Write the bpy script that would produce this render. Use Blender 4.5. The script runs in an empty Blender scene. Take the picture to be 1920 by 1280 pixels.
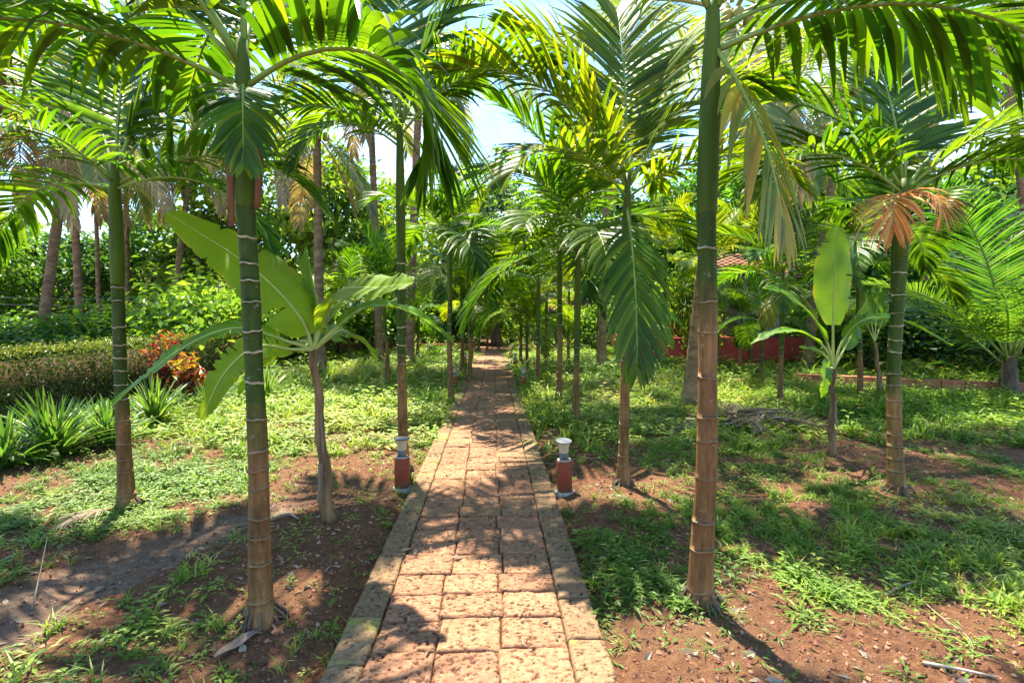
import bpy, math, random
import numpy as np
from mathutils import Vector, Matrix

rnd = random.Random(7)
R = math.radians
scene = bpy.context.scene
col = scene.collection

# ------------------------------------------------------------------ camera
CAM = Vector((0.1, 0.0, 1.55))
PITCH, YAW = -2.86, -2.0
cam_d = bpy.data.cameras.new('camera')
cam_d.lens = 18.75; cam_d.sensor_width = 36.0
cam_d.clip_start = 0.05; cam_d.clip_end = 1000
cam = bpy.data.objects.new('camera', cam_d)
cam.location = CAM
cam.rotation_euler = (R(90 + PITCH), 0, R(YAW))
col.objects.link(cam); scene.camera = cam

# ------------------------------------------------------------------ world and sun
SUN_ELEV, SUN_AZ = 68.0, -20.0          # azimuth measured from +Y (down the path) towards +X
world = bpy.data.worlds.new('World'); scene.world = world; world.use_nodes = True
wn, wl = world.node_tree.nodes, world.node_tree.links
wn.clear()
wo = wn.new('ShaderNodeOutputWorld'); bg = wn.new('ShaderNodeBackground')
sky = wn.new('ShaderNodeTexSky'); sky.sky_type = 'NISHITA'; sky.sun_disc = False
sky.sun_elevation = R(SUN_ELEV); sky.sun_rotation = R(SUN_AZ)
sky.air_density = 1.0; sky.dust_density = 0.1; sky.ozone_density = 4.0
tc = wn.new('ShaderNodeTexCoord'); mp = wn.new('ShaderNodeMapping')
mp.inputs['Scale'].default_value = (1.0, 1.0, 2.6)
cn = wn.new('ShaderNodeTexNoise'); cn.inputs['Scale'].default_value = 3.2
cn.inputs['Detail'].default_value = 7; cn.inputs['Roughness'].default_value = 0.58
cr = wn.new('ShaderNodeValToRGB')
cr.color_ramp.elements[0].position = 0.50; cr.color_ramp.elements[0].color = (0, 0, 0, 1)
cr.color_ramp.elements[1].position = 0.68; cr.color_ramp.elements[1].color = (0.85, 0.85, 0.85, 1)
cm = wn.new('ShaderNodeMix'); cm.data_type = 'RGBA'
cm.inputs['B'].default_value = (3.2, 3.35, 3.6, 1)
wl.new(tc.outputs['Generated'], mp.inputs['Vector']); wl.new(mp.outputs['Vector'], cn.inputs['Vector'])
wl.new(cn.outputs['Fac'], cr.inputs['Fac']); wl.new(cr.outputs['Color'], cm.inputs['Factor'])
hs_ = wn.new('ShaderNodeHueSaturation'); hs_.inputs['Saturation'].default_value = 1.1; wl.new(sky.outputs['Color'], hs_.inputs['Color']); wl.new(hs_.outputs['Color'], cm.inputs['A']); wl.new(cm.outputs['Result'], bg.inputs['Color'])
bg.inputs['Strength'].default_value = 0.13
wl.new(bg.outputs['Background'], wo.inputs['Surface'])

sun_d = bpy.data.lights.new('sun', 'SUN'); sun_d.energy = 4.8; sun_d.angle = R(0.9)
sun_d.color = (1.0, 0.91, 0.74)
sun = bpy.data.objects.new('sun', sun_d); col.objects.link(sun)
sv = Vector((math.sin(R(SUN_AZ)) * math.cos(R(SUN_ELEV)), math.cos(R(SUN_AZ)) * math.cos(R(SUN_ELEV)), math.sin(R(SUN_ELEV))))
sun.rotation_euler = sv.to_track_quat('Z', 'Y').to_euler()

scene.view_settings.view_transform = 'Standard'
scene.view_settings.look = 'None'
scene.view_settings.gamma = 1.0
scene.view_settings.exposure = 2.1
scene.view_settings.use_curve_mapping = False
scene.render.engine = 'CYCLES'
cy = scene.cycles
cy.max_bounces = 9; cy.diffuse_bounces = 6; cy.glossy_bounces = 2; cy.transmission_bounces = 6
cy.transparent_max_bounces = 4; cy.caustics_reflective = False; cy.caustics_refractive = False
cy.sample_clamp_indirect = 6.0
cy.use_denoising = True

# ------------------------------------------------------------------ helpers
ROT = cam.rotation_euler.to_matrix()
def ray(px, py):
    return ROT @ Vector(((px - 960) / 1000.0, -(py - 640) / 1000.0, -1.0))
def P(px, py, Y):                      # world point that lies on the plane y = Y
    d = ray(px, py); return CAM + d * ((Y - CAM.y) / d.y)
def G(px, py):                         # world point on the ground
    d = ray(px, py); return CAM + d * (-CAM.z / d.z)

def vnoise(x, y, sc, seed):
    x = np.asarray(x, float) / sc + 100.5; y = np.asarray(y, float) / sc + 100.5
    tab = np.random.RandomState(seed).rand(256, 256)
    xi = np.floor(x).astype(int); yi = np.floor(y).astype(int)
    fx = x - xi; fy = y - yi
    fx = fx * fx * (3 - 2 * fx); fy = fy * fy * (3 - 2 * fy)
    a = tab[xi % 256, yi % 256]; b = tab[(xi + 1) % 256, yi % 256]
    c = tab[xi % 256, (yi + 1) % 256]; d = tab[(xi + 1) % 256, (yi + 1) % 256]
    return (a * (1 - fx) + b * fx) * (1 - fy) + (c * (1 - fx) + d * fx) * fy
def fbm(x, y, sc, seed, o=4):
    v = 0; amp = 1; tot = 0
    for i in range(o):
        v = v + amp * vnoise(x, y, sc / 2 ** i, seed + i); tot += amp; amp *= 0.5
    return v / tot

def fastmesh(name, V, F, mats=(), mi=None, attr=None, smooth=True):
    V = np.asarray(V, np.float32).reshape(-1, 3)
    Fs = F if isinstance(F, list) else [F]
    Fs = [np.asarray(f, np.int32) for f in Fs if len(f)]
    me = bpy.data.meshes.new(name)
    me.vertices.add(len(V)); me.vertices.foreach_set('co', V.ravel())
    nl = sum(f.size for f in Fs); nf = sum(len(f) for f in Fs)
    me.loops.add(nl); me.polygons.add(nf)
    me.loops.foreach_set('vertex_index', np.concatenate([f.ravel() for f in Fs]))
    st = []; o = 0
    for f in Fs:
        k = f.shape[1]; st.append(o + np.arange(len(f)) * k); o += f.size
    me.polygons.foreach_set('loop_start', np.concatenate(st).astype(np.int32))
    if mi is not None: me.polygons.foreach_set('material_index', np.asarray(mi, np.int32))
    me.polygons.foreach_set('use_smooth', np.full(nf, smooth))
    me.update(calc_edges=True)
    for m in mats: me.materials.append(m)
    for k, a in (attr or {}).items():
        at = me.attributes.new(k, 'FLOAT', 'POINT'); at.data.foreach_set('value', np.asarray(a, np.float32))
    return me

class MB:
    """collects vertices and quads / triangles of one mesh"""
    def __init__(s): s.V = []; s.Q = []; s.T = []; s.qm = []; s.tm = []; s.A = []; s.n = 0
    def add(s, V, Q=None, T=None, m=0, a=0.0):
        V = np.asarray(V, float).reshape(-1, 3)
        if Q is not None and len(Q): s.Q.append(np.asarray(Q, int) + s.n); s.qm += [m] * len(Q)
        if T is not None and len(T): s.T.append(np.asarray(T, int) + s.n); s.tm += [m] * len(T)
        s.V.append(V); s.A.append(np.broadcast_to(np.asarray(a, float), (len(V),))); s.n += len(V)
    def mesh(s, name, mats, smooth=True):
        F = []
        if s.Q: F.append(np.concatenate(s.Q))
        if s.T: F.append(np.concatenate(s.T))
        return fastmesh(name, np.concatenate(s.V), F, mats, s.qm + s.tm, {'tint': np.concatenate(s.A)}, smooth)
    def box(s, x0, x1, y0, y1, z0, z1, m=0, a=0.0):
        V = [(x, y, z) for z in (z0, z1) for y in (y0, y1) for x in (x0, x1)]
        s.add(V, [(0, 2, 3, 1), (4, 5, 7, 6), (0, 1, 5, 4), (2, 6, 7, 3), (0, 4, 6, 2), (1, 3, 7, 5)], m=m, a=a)
    def tube(s, pts, rad, n=8, m=0, a=0.0, caps=True):
        pts = [Vector(p) for p in pts]; k = len(pts); V = []
        up = Vector((0.31, 0.87, 0.2)).normalized()
        for i, p in enumerate(pts):
            t = (pts[min(i + 1, k - 1)] - pts[max(i - 1, 0)]).normalized()
            x = t.cross(up)
            if x.length < 1e-3: x = t.cross(Vector((1, 0, 0)))
            x.normalize(); y = t.cross(x)
            r = rad[i] if hasattr(rad, '__len__') else rad
            for j in range(n):
                c = 2 * math.pi * j / n
                V.append(p + (x * math.cos(c) + y * math.sin(c)) * r)
        Q = [(i * n + j, i * n + (j + 1) % n, (i + 1) * n + (j + 1) % n, (i + 1) * n + j) for i in range(k - 1) for j in range(n)]
        T = []
        if caps:
            V.append(pts[0]); V.append(pts[-1])
            T = [(k * n, (j + 1) % n, j) for j in range(n)] + [(k * n + 1, (k - 1) * n + j, (k - 1) * n + (j + 1) % n) for j in range(n)]
        s.add([tuple(v) for v in V], Q, T, m=m, a=a)
    def lathe(s, prof, n=24, m=0, c=(0, 0, 0), tilt=None, a=0.0):
        V = []
        for r, z in prof:
            for j in range(n):
                t = 2 * math.pi * j / n; V.append((c[0] + r * math.cos(t), c[1] + r * math.sin(t), c[2] + z))
        k = len(prof)
        Q = [(i * n + j, i * n + (j + 1) % n, (i + 1) * n + (j + 1) % n, (i + 1) * n + j) for i in range(k - 1) for j in range(n)]
        s.add(V, Q, m=m, a=a)

def obj(name, me, parent=None, loc=(0, 0, 0), rz=0.0, rot=None, scale=1.0):
    o = bpy.data.objects.new(name, me); col.objects.link(o)
    o.location = loc; o.rotation_euler = rot if rot is not None else (0, 0, rz)
    o.scale = (scale,) * 3 if not hasattr(scale, '__len__') else scale
    if parent is not None: o.parent = parent
    return o
def tag(o, label, cat, group=None, kind=None):
    o['label'] = label; o['category'] = cat
    if group: o['group'] = group
    if kind: o['kind'] = kind
    return o
def thing(name, label, cat, loc, rz=0.0, group=None):
    o = obj(name, None, None, loc, rz); o.empty_display_size = 0.1
    return tag(o, label, cat, group)
def structure(name, me, loc=(0, 0, 0)):
    o = obj(name, me, None, loc); o['kind'] = 'structure'; return o

# ------------------------------------------------------------------ materials
def newmat(name):
    m = bpy.data.materials.new(name); m.use_nodes = True
    n = m.node_tree.nodes; l = m.node_tree.links; n.clear()
    out = n.new('ShaderNodeOutputMaterial'); b = n.new('ShaderNodeBsdfPrincipled')
    l.new(b.outputs[0], out.inputs['Surface']); return m, n, l, b, out
def rgb(c): return (c[0], c[1], c[2], 1.0)
def mixc(n, l, fac, a, b, mode='MIX'):
    x = n.new('ShaderNodeMix'); x.data_type = 'RGBA'; x.blend_type = mode
    for s, v in (('Factor', fac), ('A', a), ('B', b)):
        if hasattr(v, 'links') or isinstance(v, bpy.types.NodeSocket): l.new(v, x.inputs[s])
        else: x.inputs[s].default_value = v if s == 'Factor' else rgb(v)
    return x.outputs['Result']
def noise(n, l, scale, detail=5, rough=0.6, coord='Object', stretch=None, dist=0.0):
    t = n.new('ShaderNodeTexCoord'); x = n.new('ShaderNodeTexNoise')
    x.inputs['Scale'].default_value = scale; x.inputs['Detail'].default_value = detail
    x.inputs['Roughness'].default_value = rough; x.inputs['Distortion'].default_value = dist
    if stretch:
        q = n.new('ShaderNodeMapping'); q.inputs['Scale'].default_value = stretch
        l.new(t.outputs[coord], q.inputs['Vector']); l.new(q.outputs['Vector'], x.inputs['Vector'])
    else: l.new(t.outputs[coord], x.inputs['Vector'])
    return x.outputs['Fac']
def ramp(n, l, fac, stops):
    r = n.new('ShaderNodeValToRGB'); e = r.color_ramp.elements
    while len(e) < len(stops): e.new(0.5)
    for i, (p, c) in enumerate(stops): e[i].position = p; e[i].color = rgb(c) if hasattr(c, '__len__') else (c, c, c, 1)
    l.new(fac, r.inputs['Fac']); return r.outputs['Color']
def attrib(n, name):
    a = n.new('ShaderNodeAttribute'); a.attribute_name = name; return a.outputs['Fac']
def bump(n, l, b, h, strength, dist):
    x = n.new('ShaderNodeBump'); x.inputs['Strength'].default_value = strength; x.inputs['Distance'].default_value = dist
    l.new(h, x.inputs['Height']); l.new(x.outputs['Normal'], b.inputs['Normal'])
def objvar(n, l, c, lo=0.8, hi=1.2, hue=0.02):
    oi = n.new('ShaderNodeObjectInfo'); h = n.new('ShaderNodeHueSaturation')
    a = n.new('ShaderNodeMapRange'); a.inputs['To Min'].default_value = lo; a.inputs['To Max'].default_value = hi
    l.new(oi.outputs['Random'], a.inputs['Value']); l.new(a.outputs['Result'], h.inputs['Value'])
    w = n.new('ShaderNodeTexWhiteNoise'); w.noise_dimensions = '1D'; l.new(oi.outputs['Random'], w.inputs['W'])
    a2 = n.new('ShaderNodeMapRange'); a2.inputs['To Min'].default_value = 0.5 - hue; a2.inputs['To Max'].default_value = 0.5 + hue
    l.new(w.outputs['Value'], a2.inputs['Value']); l.new(a2.outputs['Result'], h.inputs['Hue'])
    l.new(c, h.inputs['Color']); return h.outputs['Color']

def leaf_mat(name, stops, trans=(1.25, 1.3, 0.5), tw=0.42, rough=0.42, spec=0.45, nscale=2.0, var=(0.8, 1.2), hue=0.015, blotch=None):
    m, n, l, b, out = newmat(name)
    c = ramp(n, l, attrib(n, 'tint'), stops)
    nz = noise(n, l, nscale, 4)
    c = mixc(n, l, 1.0, c, ramp(n, l, nz, [(0.3, 0.72), (0.7, 1.2)]), 'MULTIPLY')
    if blotch:
        bz = noise(n, l, blotch[1], 5, 0.65)
        c = mixc(n, l, ramp(n, l, bz, [(blotch[2], 0.0), (blotch[2] + 0.1, 1.0)]), c, blotch[0])
    c = objvar(n, l, c, var[0], var[1], hue)
    l.new(c, b.inputs['Base Color']); b.inputs['Roughness'].default_value = rough
    b.inputs['Specular IOR Level'].default_value = spec
    t = n.new('ShaderNodeBsdfTranslucent'); l.new(mixc(n, l, 1.0, c, trans, 'MULTIPLY'), t.inputs['Color'])
    x = n.new('ShaderNodeMixShader'); x.inputs['Fac'].default_value = tw
    l.new(b.outputs[0], x.inputs[1]); l.new(t.outputs[0], x.inputs[2]); l.new(x.outputs[0], out.inputs['Surface'])
    return m

def plain_mat(name, c1, c2=None, scale=6, rough=0.8, spec=0.3, bs=0.0, bd=0.01, stretch=None, var=None, bscale=None):
    m, n, l, b, out = newmat(name)
    nz = noise(n, l, scale, 6, 0.62, stretch=stretch)
    c = ramp(n, l, nz, [(0.35, c1), (0.68, c2 or c1)])
    if var: c = objvar(n, l, c, var[0], var[1], 0.01)
    l.new(c, b.inputs['Base Color']); b.inputs['Roughness'].default_value = rough
    b.inputs['Specular IOR Level'].default_value = spec
    if bs: bump(n, l, b, noise(n, l, bscale or scale * 2.5, 8, 0.7, stretch=stretch), bs, bd)
    return m

M = {}
M['areca'] = leaf_mat('areca_leaf', [(0, (0.026, 0.075, 0.006)), (0.5, (0.05, 0.13, 0.009)), (1, (0.11, 0.20, 0.012))], trans=(2.2, 1.9, 0.35), tw=0.5, rough=0.42, spec=0.36, var=(0.75, 1.3))
M['areca_backlit_yellow'] = leaf_mat('areca_leaf_sunny', [(0, (0.07, 0.14, 0.008)), (0.6, (0.12, 0.20, 0.010)), (1, (0.21, 0.25, 0.014))], trans=(2.1, 1.75, 0.4), tw=0.56, rough=0.42, spec=0.36)  # lighter copy of the areca leaf, backlit yellow-green put into its colour
M['areca_dying'] = leaf_mat('areca_leaf_dying', [(0, (0.10, 0.17, 0.02)), (0.5, (0.22, 0.24, 0.03)), (1, (0.42, 0.31, 0.03))], trans=(1.6, 1.5, 0.5), tw=0.45, rough=0.5, blotch=((0.26, 0.12, 0.03), 11, 0.62))
M['orange'] = leaf_mat('dry_orange_leaf', [(0, (0.50, 0.17, 0.04)), (0.5, (0.66, 0.29, 0.09)), (1, (0.74, 0.44, 0.18))], trans=(1.2, 1, 0.8), tw=0.35, blotch=((0.3, 0.12, 0.05), 8, 0.6), rough=0.6, spec=0.2)
M['dry'] = leaf_mat('dry_brown_leaf', [(0, (0.16, 0.11, 0.075)), (0.5, (0.27, 0.2, 0.14)), (1, (0.38, 0.31, 0.24))], trans=(1, 0.9, 0.7), tw=0.2, rough=0.75, spec=0.15)
M['coco'] = leaf_mat('coconut_leaf', [(0, (0.07, 0.12, 0.025)), (0.5, (0.13, 0.19, 0.04)), (0.9, (0.2, 0.23, 0.06)), (1, (0.34, 0.27, 0.08))], trans=(1.8, 1.6, 0.6), tw=0.5, rough=0.33, spec=0.6, nscale=0.8)
M['coco_young'] = leaf_mat('young_coconut_leaf', [(0, (0.04, 0.11, 0.018)), (0.5, (0.075, 0.17, 0.024)), (1, (0.13, 0.22, 0.035))], trans=(1.8, 1.7, 0.5), tw=0.48, rough=0.4, spec=0.4, nscale=0.8)
M['coco_old'] = leaf_mat('coconut_leaf_old', [(0, (0.16, 0.14, 0.06)), (0.5, (0.26, 0.2, 0.08)), (1, (0.34, 0.26, 0.14))], trans=(1.4, 1.2, 0.7), tw=0.38, rough=0.5, nscale=0.8)
M['banana'] = leaf_mat('banana_leaf', [(0, (0.07, 0.21, 0.01)), (0.8, (0.14, 0.29, 0.016)), (0.93, (0.2, 0.28, 0.02)), (1, (0.3, 0.18, 0.05))], trans=(2.1, 1.5, 0.4), tw=0.55, rough=0.45, spec=0.35, nscale=1.5, var=(0.9, 1.15))
M['rib'] = plain_mat('midrib_green', (0.14, 0.24, 0.04), (0.24, 0.32, 0.07), 5, 0.5, 0.4)
M['rib_banana'] = plain_mat('banana_midrib', (0.26, 0.34, 0.07), (0.36, 0.4, 0.12), 5, 0.5, 0.4)
M['rib_dry'] = plain_mat('midrib_dry', (0.3, 0.17, 0.08), (0.42, 0.28, 0.15), 5, 0.7, 0.2)
M['rib_coco'] = plain_mat('coconut_midrib', (0.24, 0.25, 0.06), (0.36, 0.3, 0.1), 3, 0.5, 0.4)
M['tree'] = leaf_mat('tree_leaf', [(0, (0.035, 0.09, 0.014)), (0.5, (0.08, 0.17, 0.02)), (1, (0.18, 0.27, 0.03))], trans=(1.9, 1.8, 0.6), tw=0.5, nscale=0.5)
M['tree_light'] = leaf_mat('tree_leaf_light', [(0, (0.08, 0.16, 0.02)), (0.5, (0.15, 0.26, 0.03)), (1, (0.30, 0.38, 0.05))], trans=(1.8, 1.7, 0.6), tw=0.5, nscale=0.5)
M['tree_dark'] = leaf_mat('tree_leaf_dark', [(0, (0.02, 0.06, 0.014)), (0.5, (0.045, 0.11, 0.022)), (1, (0.09, 0.17, 0.035))], trans=(1.6, 1.6, 0.6), tw=0.45, nscale=0.5)
M['weed'] = leaf_mat('weed_leaf', [(0, (0.06, 0.14, 0.016)), (0.45, (0.14, 0.25, 0.022)), (0.85, (0.27, 0.35, 0.035)), (1, (0.42, 0.40, 0.10))], trans=(1.5, 1.5, 0.5), tw=0.4, rough=0.5, nscale=0.7, var=(1, 1), hue=0)
M['lily'] = leaf_mat('strap_leaf', [(0, (0.05, 0.12, 0.02)), (0.6, (0.12, 0.23, 0.04)), (1, (0.26, 0.34, 0.08))], tw=0.42, rough=0.35, spec=0.55)
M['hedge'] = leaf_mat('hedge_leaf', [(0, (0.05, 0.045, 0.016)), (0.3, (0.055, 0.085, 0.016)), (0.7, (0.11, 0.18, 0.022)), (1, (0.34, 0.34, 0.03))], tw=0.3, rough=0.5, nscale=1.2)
M['croton'] = leaf_mat('croton_leaf', [(0, (0.05, 0.06, 0.015)), (0.35, (0.14, 0.04, 0.02)), (0.6, (0.30, 0.05, 0.028)), (0.8, (0.42, 0.22, 0.03)), (1, (0.45, 0.42, 0.04))], trans=(1.3, 1.1, 0.6), tw=0.35, rough=0.35, nscale=3)

# palm stem: brown and old at the foot, green above
def stem_mat():
    m, n, l, b, out = newmat('areca_stem')
    g = attrib(n, 'tint')
    nz = noise(n, l, 9, 7, 0.7, stretch=(2.5, 2.5, 0.35)); n2 = noise(n, l, 2.5, 4)
    brown = ramp(n, l, nz, [(0.3, (0.085, 0.042, 0.014)), (0.55, (0.20, 0.105, 0.034)), (0.75, (0.30, 0.185, 0.075))])
    green = ramp(n, l, nz, [(0.3, (0.018, 0.036, 0.004)), (0.6, (0.036, 0.068, 0.006)), (0.8, (0.062, 0.10, 0.012))])
    mm = n.new('ShaderNodeMath'); mm.operation = 'ADD'; l.new(g, mm.inputs[0])
    m2 = n.new('ShaderNodeMath'); m2.operation = 'MULTIPLY_ADD'; l.new(n2, m2.inputs[0]); m2.inputs[1].default_value = 1.0; m2.inputs[2].default_value = -0.5
    l.new(m2.outputs[0], mm.inputs[1])
    f = ramp(n, l, mm.outputs[0], [(0.35, 0.0), (0.65, 1.0)])
    c = mixc(n, l, f, brown, green)
    c = mixc(n, l, 1.0, c, ramp(n, l, noise(n, l, 3.2, 6, 0.7, stretch=(2, 2, 0.8)), [(0.32, 0.5), (0.5, 1.0), (0.7, 1.3)]), 'MULTIPLY')
    # pale lichen flecks
    lz = noise(n, l, 28, 4, 0.7)
    c = mixc(n, l, ramp(n, l, lz, [(0.62, 0.0), (0.72, 0.55)]), c, (0.34, 0.31, 0.22))
    c = objvar(n, l, c, 0.85, 1.15, 0.008)
    l.new(c, b.inputs['Base Color']); b.inputs['Roughness'].default_value = 0.65; b.inputs['Specular IOR Level'].default_value = 0.22
    bump(n, l, b, noise(n, l, 40, 6, 0.7, stretch=(1.5, 1.5, 0.3)), 0.5, 0.006)
    return m
M['stem'] = stem_mat()
def ring_mat():
    m, n, l, b, out = newmat('leaf_scar')
    nz = noise(n, l, 14, 6, 0.7)
    a = ramp(n, l, nz, [(0.35, (0.13, 0.075, 0.03)), (0.65, (0.27, 0.18, 0.095))])
    g = ramp(n, l, nz, [(0.3, (0.26, 0.2, 0.12)), (0.6, (0.50, 0.42, 0.29))])
    c = mixc(n, l, ramp(n, l, attrib(n, 'tint'), [(0.25, 0.0), (0.7, 1.0)]), a, g)
    c = mixc(n, l, ramp(n, l, noise(n, l, 5, 5, 0.7), [(0.45, 0.0), (0.62, 0.85)]), c, (0.11, 0.075, 0.035))
    l.new(c, b.inputs['Base Color'])
    b.inputs['Roughness'].default_value = 0.8
    return m
M['ring'] = ring_mat()
M['shaft'] = plain_mat('crownshaft', (0.035, 0.068, 0.003), (0.085, 0.12, 0.007), 3, 0.6, 0.2, stretch=(3, 3, 0.4), var=(0.85, 1.15))
M['sheath'] = plain_mat('dead_sheath', (0.10, 0.04, 0.02), (0.22, 0.1, 0.05), 8, 0.7, 0.2, 0.4, stretch=(3, 3, 0.4))
M['cocobark'] = plain_mat('coconut_bark', (0.12, 0.07, 0.038), (0.30, 0.2, 0.115), 5, 0.85, 0.2, 0.6, 0.02, stretch=(1, 1, 2.5), var=(0.85, 1.15))
M['bark'] = plain_mat('tree_bark', (0.06, 0.045, 0.03), (0.17, 0.13, 0.09), 5, 0.9, 0.2, 0.7, 0.03, stretch=(1, 1, 0.3))
M['banana_stem'] = plain_mat('banana_stem', (0.075, 0.038, 0.018), (0.26, 0.165, 0.075), 7, 0.7, 0.3, 0.6, 0.01, stretch=(2, 2, 0.25))
M['nut'] = plain_mat('coconut_husk', (0.16, 0.2, 0.03), (0.28, 0.22, 0.05), 4, 0.5, 0.4)
M['twig'] = plain_mat('dead_twig', (0.2, 0.15, 0.1), (0.38, 0.32, 0.25), 10, 0.85, 0.2)

# ------------------------------------------------------------------ ground
PX = (-0.629, -0.461, -0.168, 0.139, 0.443, 0.622)     # path: outer kerb, three columns, outer kerb
PATH_END = 23.2
mudA, mudB = np.array([-3.2, 1.5]), np.array([-1.6, 4.45])
def mudmask(x, y):
    d = mudB - mudA; L = np.hypot(*d); d = d / L
    u = (x - mudA[0]) * d[0] + (y - mudA[1]) * d[1]
    v = -(x - mudA[0]) * d[1] + (y - mudA[1]) * d[0]
    v = v + 0.25 * (fbm(x, y, 0.9, 41, 3) - 0.5) * 2 + 0.16 * (fbm(x, y, 0.16, 47, 3) - 0.5) * 2
    w = 0.33 + 0.12 * np.clip((L - u) / L, 0, 1)
    return np.clip((w - np.abs(v)) / 0.12, 0, 1) * np.clip((L - u) / 0.3 + 0.4, 0, 1)
def gz(x, y):
    x = np.asarray(x, float); y = np.asarray(y, float)
    h = 0.09 * (fbm(x, y, 1.7, 3, 3) - 0.5) + 0.05 * (fbm(x, y, 0.3, 9, 4) - 0.5) + 0.018 * (vnoise(x, y, 0.07, 19) - 0.5)
    h = h - 0.05 * mudmask(x, y)
    h = h + 0.02
    pm = np.clip((np.abs(x) - 0.6) / 0.22, 0, 1) + np.clip((y - PATH_END) / 0.3, 0, 1)
    pm = np.clip(pm, 0, 1)
    return h * pm - 0.035 * (1 - pm)
def gz1(x, y): return float(gz(np.array([x]), np.array([y]))[0])

def axis(spec):
    out = []
    for a, b, s in spec: out += list(np.arange(a, b, s))
    return np.array(out + [spec[-1][1]])
gx = axis([(-160, -30, 10), (-30, -8, 0.7), (-8, -4.5, 0.12), (-4.5, 4.8, 0.035), (4.8, 8, 0.12), (8, 30, 0.7), (30, 160, 10)])
gy = axis([(-30, 0, 3), (0, 1.6, 0.2), (1.6, 6, 0.03), (6, 12, 0.1), (12, 40, 0.6), (40, 200, 8)])
XX, YY = np.meshgrid(gx, gy)
ZZ = gz(XX, YY)
nx, ny = len(gx), len(gy)
idx = np.arange(nx * ny).reshape(ny, nx)
F = np.stack([idx[:-1, :-1], idx[:-1, 1:], idx[1:, 1:], idx[1:, :-1]], -1).reshape(-1, 4)

def lush(x, y):                          # how thickly weeds cover the soil, 0..1
    x = np.asarray(x, float); y = np.asarray(y, float)
    n = fbm(x, y, 1.1, 61, 4); n2 = fbm(x, y, 0.22, 67, 3)
    base = np.interp(y, [1.5, 3, 4.5, 6, 8, 30], [0.44, 0.42, 0.42, 0.49, 0.66, 0.76])
    # thicker at the right edge, bare red soil beside the path and in the right foreground
    base = base + 0.16 * np.exp(-(((x - 3.4) / 0.8) ** 2 + ((y - 3.2) / 0.9) ** 2))
    base = base + 0.16 * np.exp(-(((x + 1.5) / 0.6) ** 2 + ((y - 2.4) / 0.5) ** 2))
    base = base + 0.16 * np.exp(-(((x + 3.0) / 1.2) ** 2 + ((y - 5.0) / 1.2) ** 2))
    base = base + 0.12 * np.exp(-(((x - 0.95) / 0.3) ** 2 + ((y - 3.0) / 0.7) ** 2))
    base = base + 0.14 * np.exp(-(((x + 1.5) / 0.7) ** 2 + ((y - 2.0) / 0.5) ** 2))
    base = base - 0.40 * np.exp(-(((x - 1.5) / 0.9) ** 2 + ((y - 2.1) / 0.35) ** 2))
    base = base - 0.35 * np.exp(-(((x + 0.95) / 0.30) ** 2 + ((y - 2.9) / 0.9) ** 2))
    base = base - 0.22 * np.exp(-(((x - 1.0) / 0.5) ** 2 + ((y - 4.8) / 0.7) ** 2))
    base = base - 0.22 * np.exp(-(((x - 4.2) / 0.6) ** 2 + ((y - 5.3) / 0.9) ** 2))
    base = base - 0.24 * np.exp(-(((x + 1.2) / 0.5) ** 2 + ((y - 5.0) / 0.9) ** 2))
    v = np.clip((n * 0.4 + n2 * 0.6 - (1 - base)) / 0.30 + 0.42, 0.06, 1)
    v = v * (1 - mudmask(x, y)) ** 2
    v = v * (np.abs(x) > 0.61) * (y < 40)
    kv = (x - 7.0) * 0.455 + (y - 11.9) * 0.89
    v = v * np.where((x > 6.8) & (kv > -0.75) & (kv < 0.35), 0.12, 1.0)
    return v

def ground_mat():
    m, n, l, b, out = newmat('red_soil')
    n1 = noise(n, l, 1.3, 8, 0.65); n2 = noise(n, l, 22, 8, 0.75); n3 = noise(n, l, 90, 4, 0.7)
    c = ramp(n, l, n2, [(0.28, (0.055, 0.021, 0.011)), (0.5, (0.145, 0.062, 0.030)), (0.72, (0.28, 0.135, 0.07))])
    c = mixc(n, l, ramp(n, l, n1, [(0.42, 0.0), (0.65, 0.6)]), c, (0.18, 0.10, 0.05))
    mud = ramp(n, l, n2, [(0.3, (0.105, 0.062, 0.04)), (0.5, (0.19, 0.125, 0.085)), (0.7, (0.28, 0.2, 0.145))])
    mf = n.new('ShaderNodeMath'); mf.operation = 'MULTIPLY'; l.new(attrib(n, 'mud'), mf.inputs[0]); l.new(ramp(n, l, noise(n, l, 5, 6, 0.7), [(0.3, 0.45), (0.55, 1.0)]), mf.inputs[1])
    c = mixc(n, l, mf.outputs[0], c, mud)
    gr = ramp(n, l, n2, [(0.3, (0.05, 0.075, 0.018)), (0.7, (0.14, 0.17, 0.04))])
    gf = n.new('ShaderNodeMath'); gf.operation = 'MULTIPLY'; l.new(attrib(n, 'green'), gf.inputs[0])
    l.new(ramp(n, l, n3, [(0.35, 0.25), (0.65, 1.0)]), gf.inputs[1])
    c = mixc(n, l, gf.outputs[0], c, gr)
    l.new(c, b.inputs['Base Color']); b.inputs['Roughness'].default_value = 0.92
    b.inputs['Specular IOR Level'].default_value = 0.2
    bump(n, l, b, mixc(n, l, 0.5, n2, n3), 1.0, 0.04)
    return m
M['ground'] = ground_mat()
gme = fastmesh('ground', np.stack([XX, YY, ZZ], -1).reshape(-1, 3), F, [M['ground']],
               attr={'mud': mudmask(XX, YY).ravel(), 'green': (lush(XX, YY) * np.interp(YY, [2, 8, 14], [0.35, 0.6, 0.85])).ravel()})
structure('ground', gme)

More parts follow.
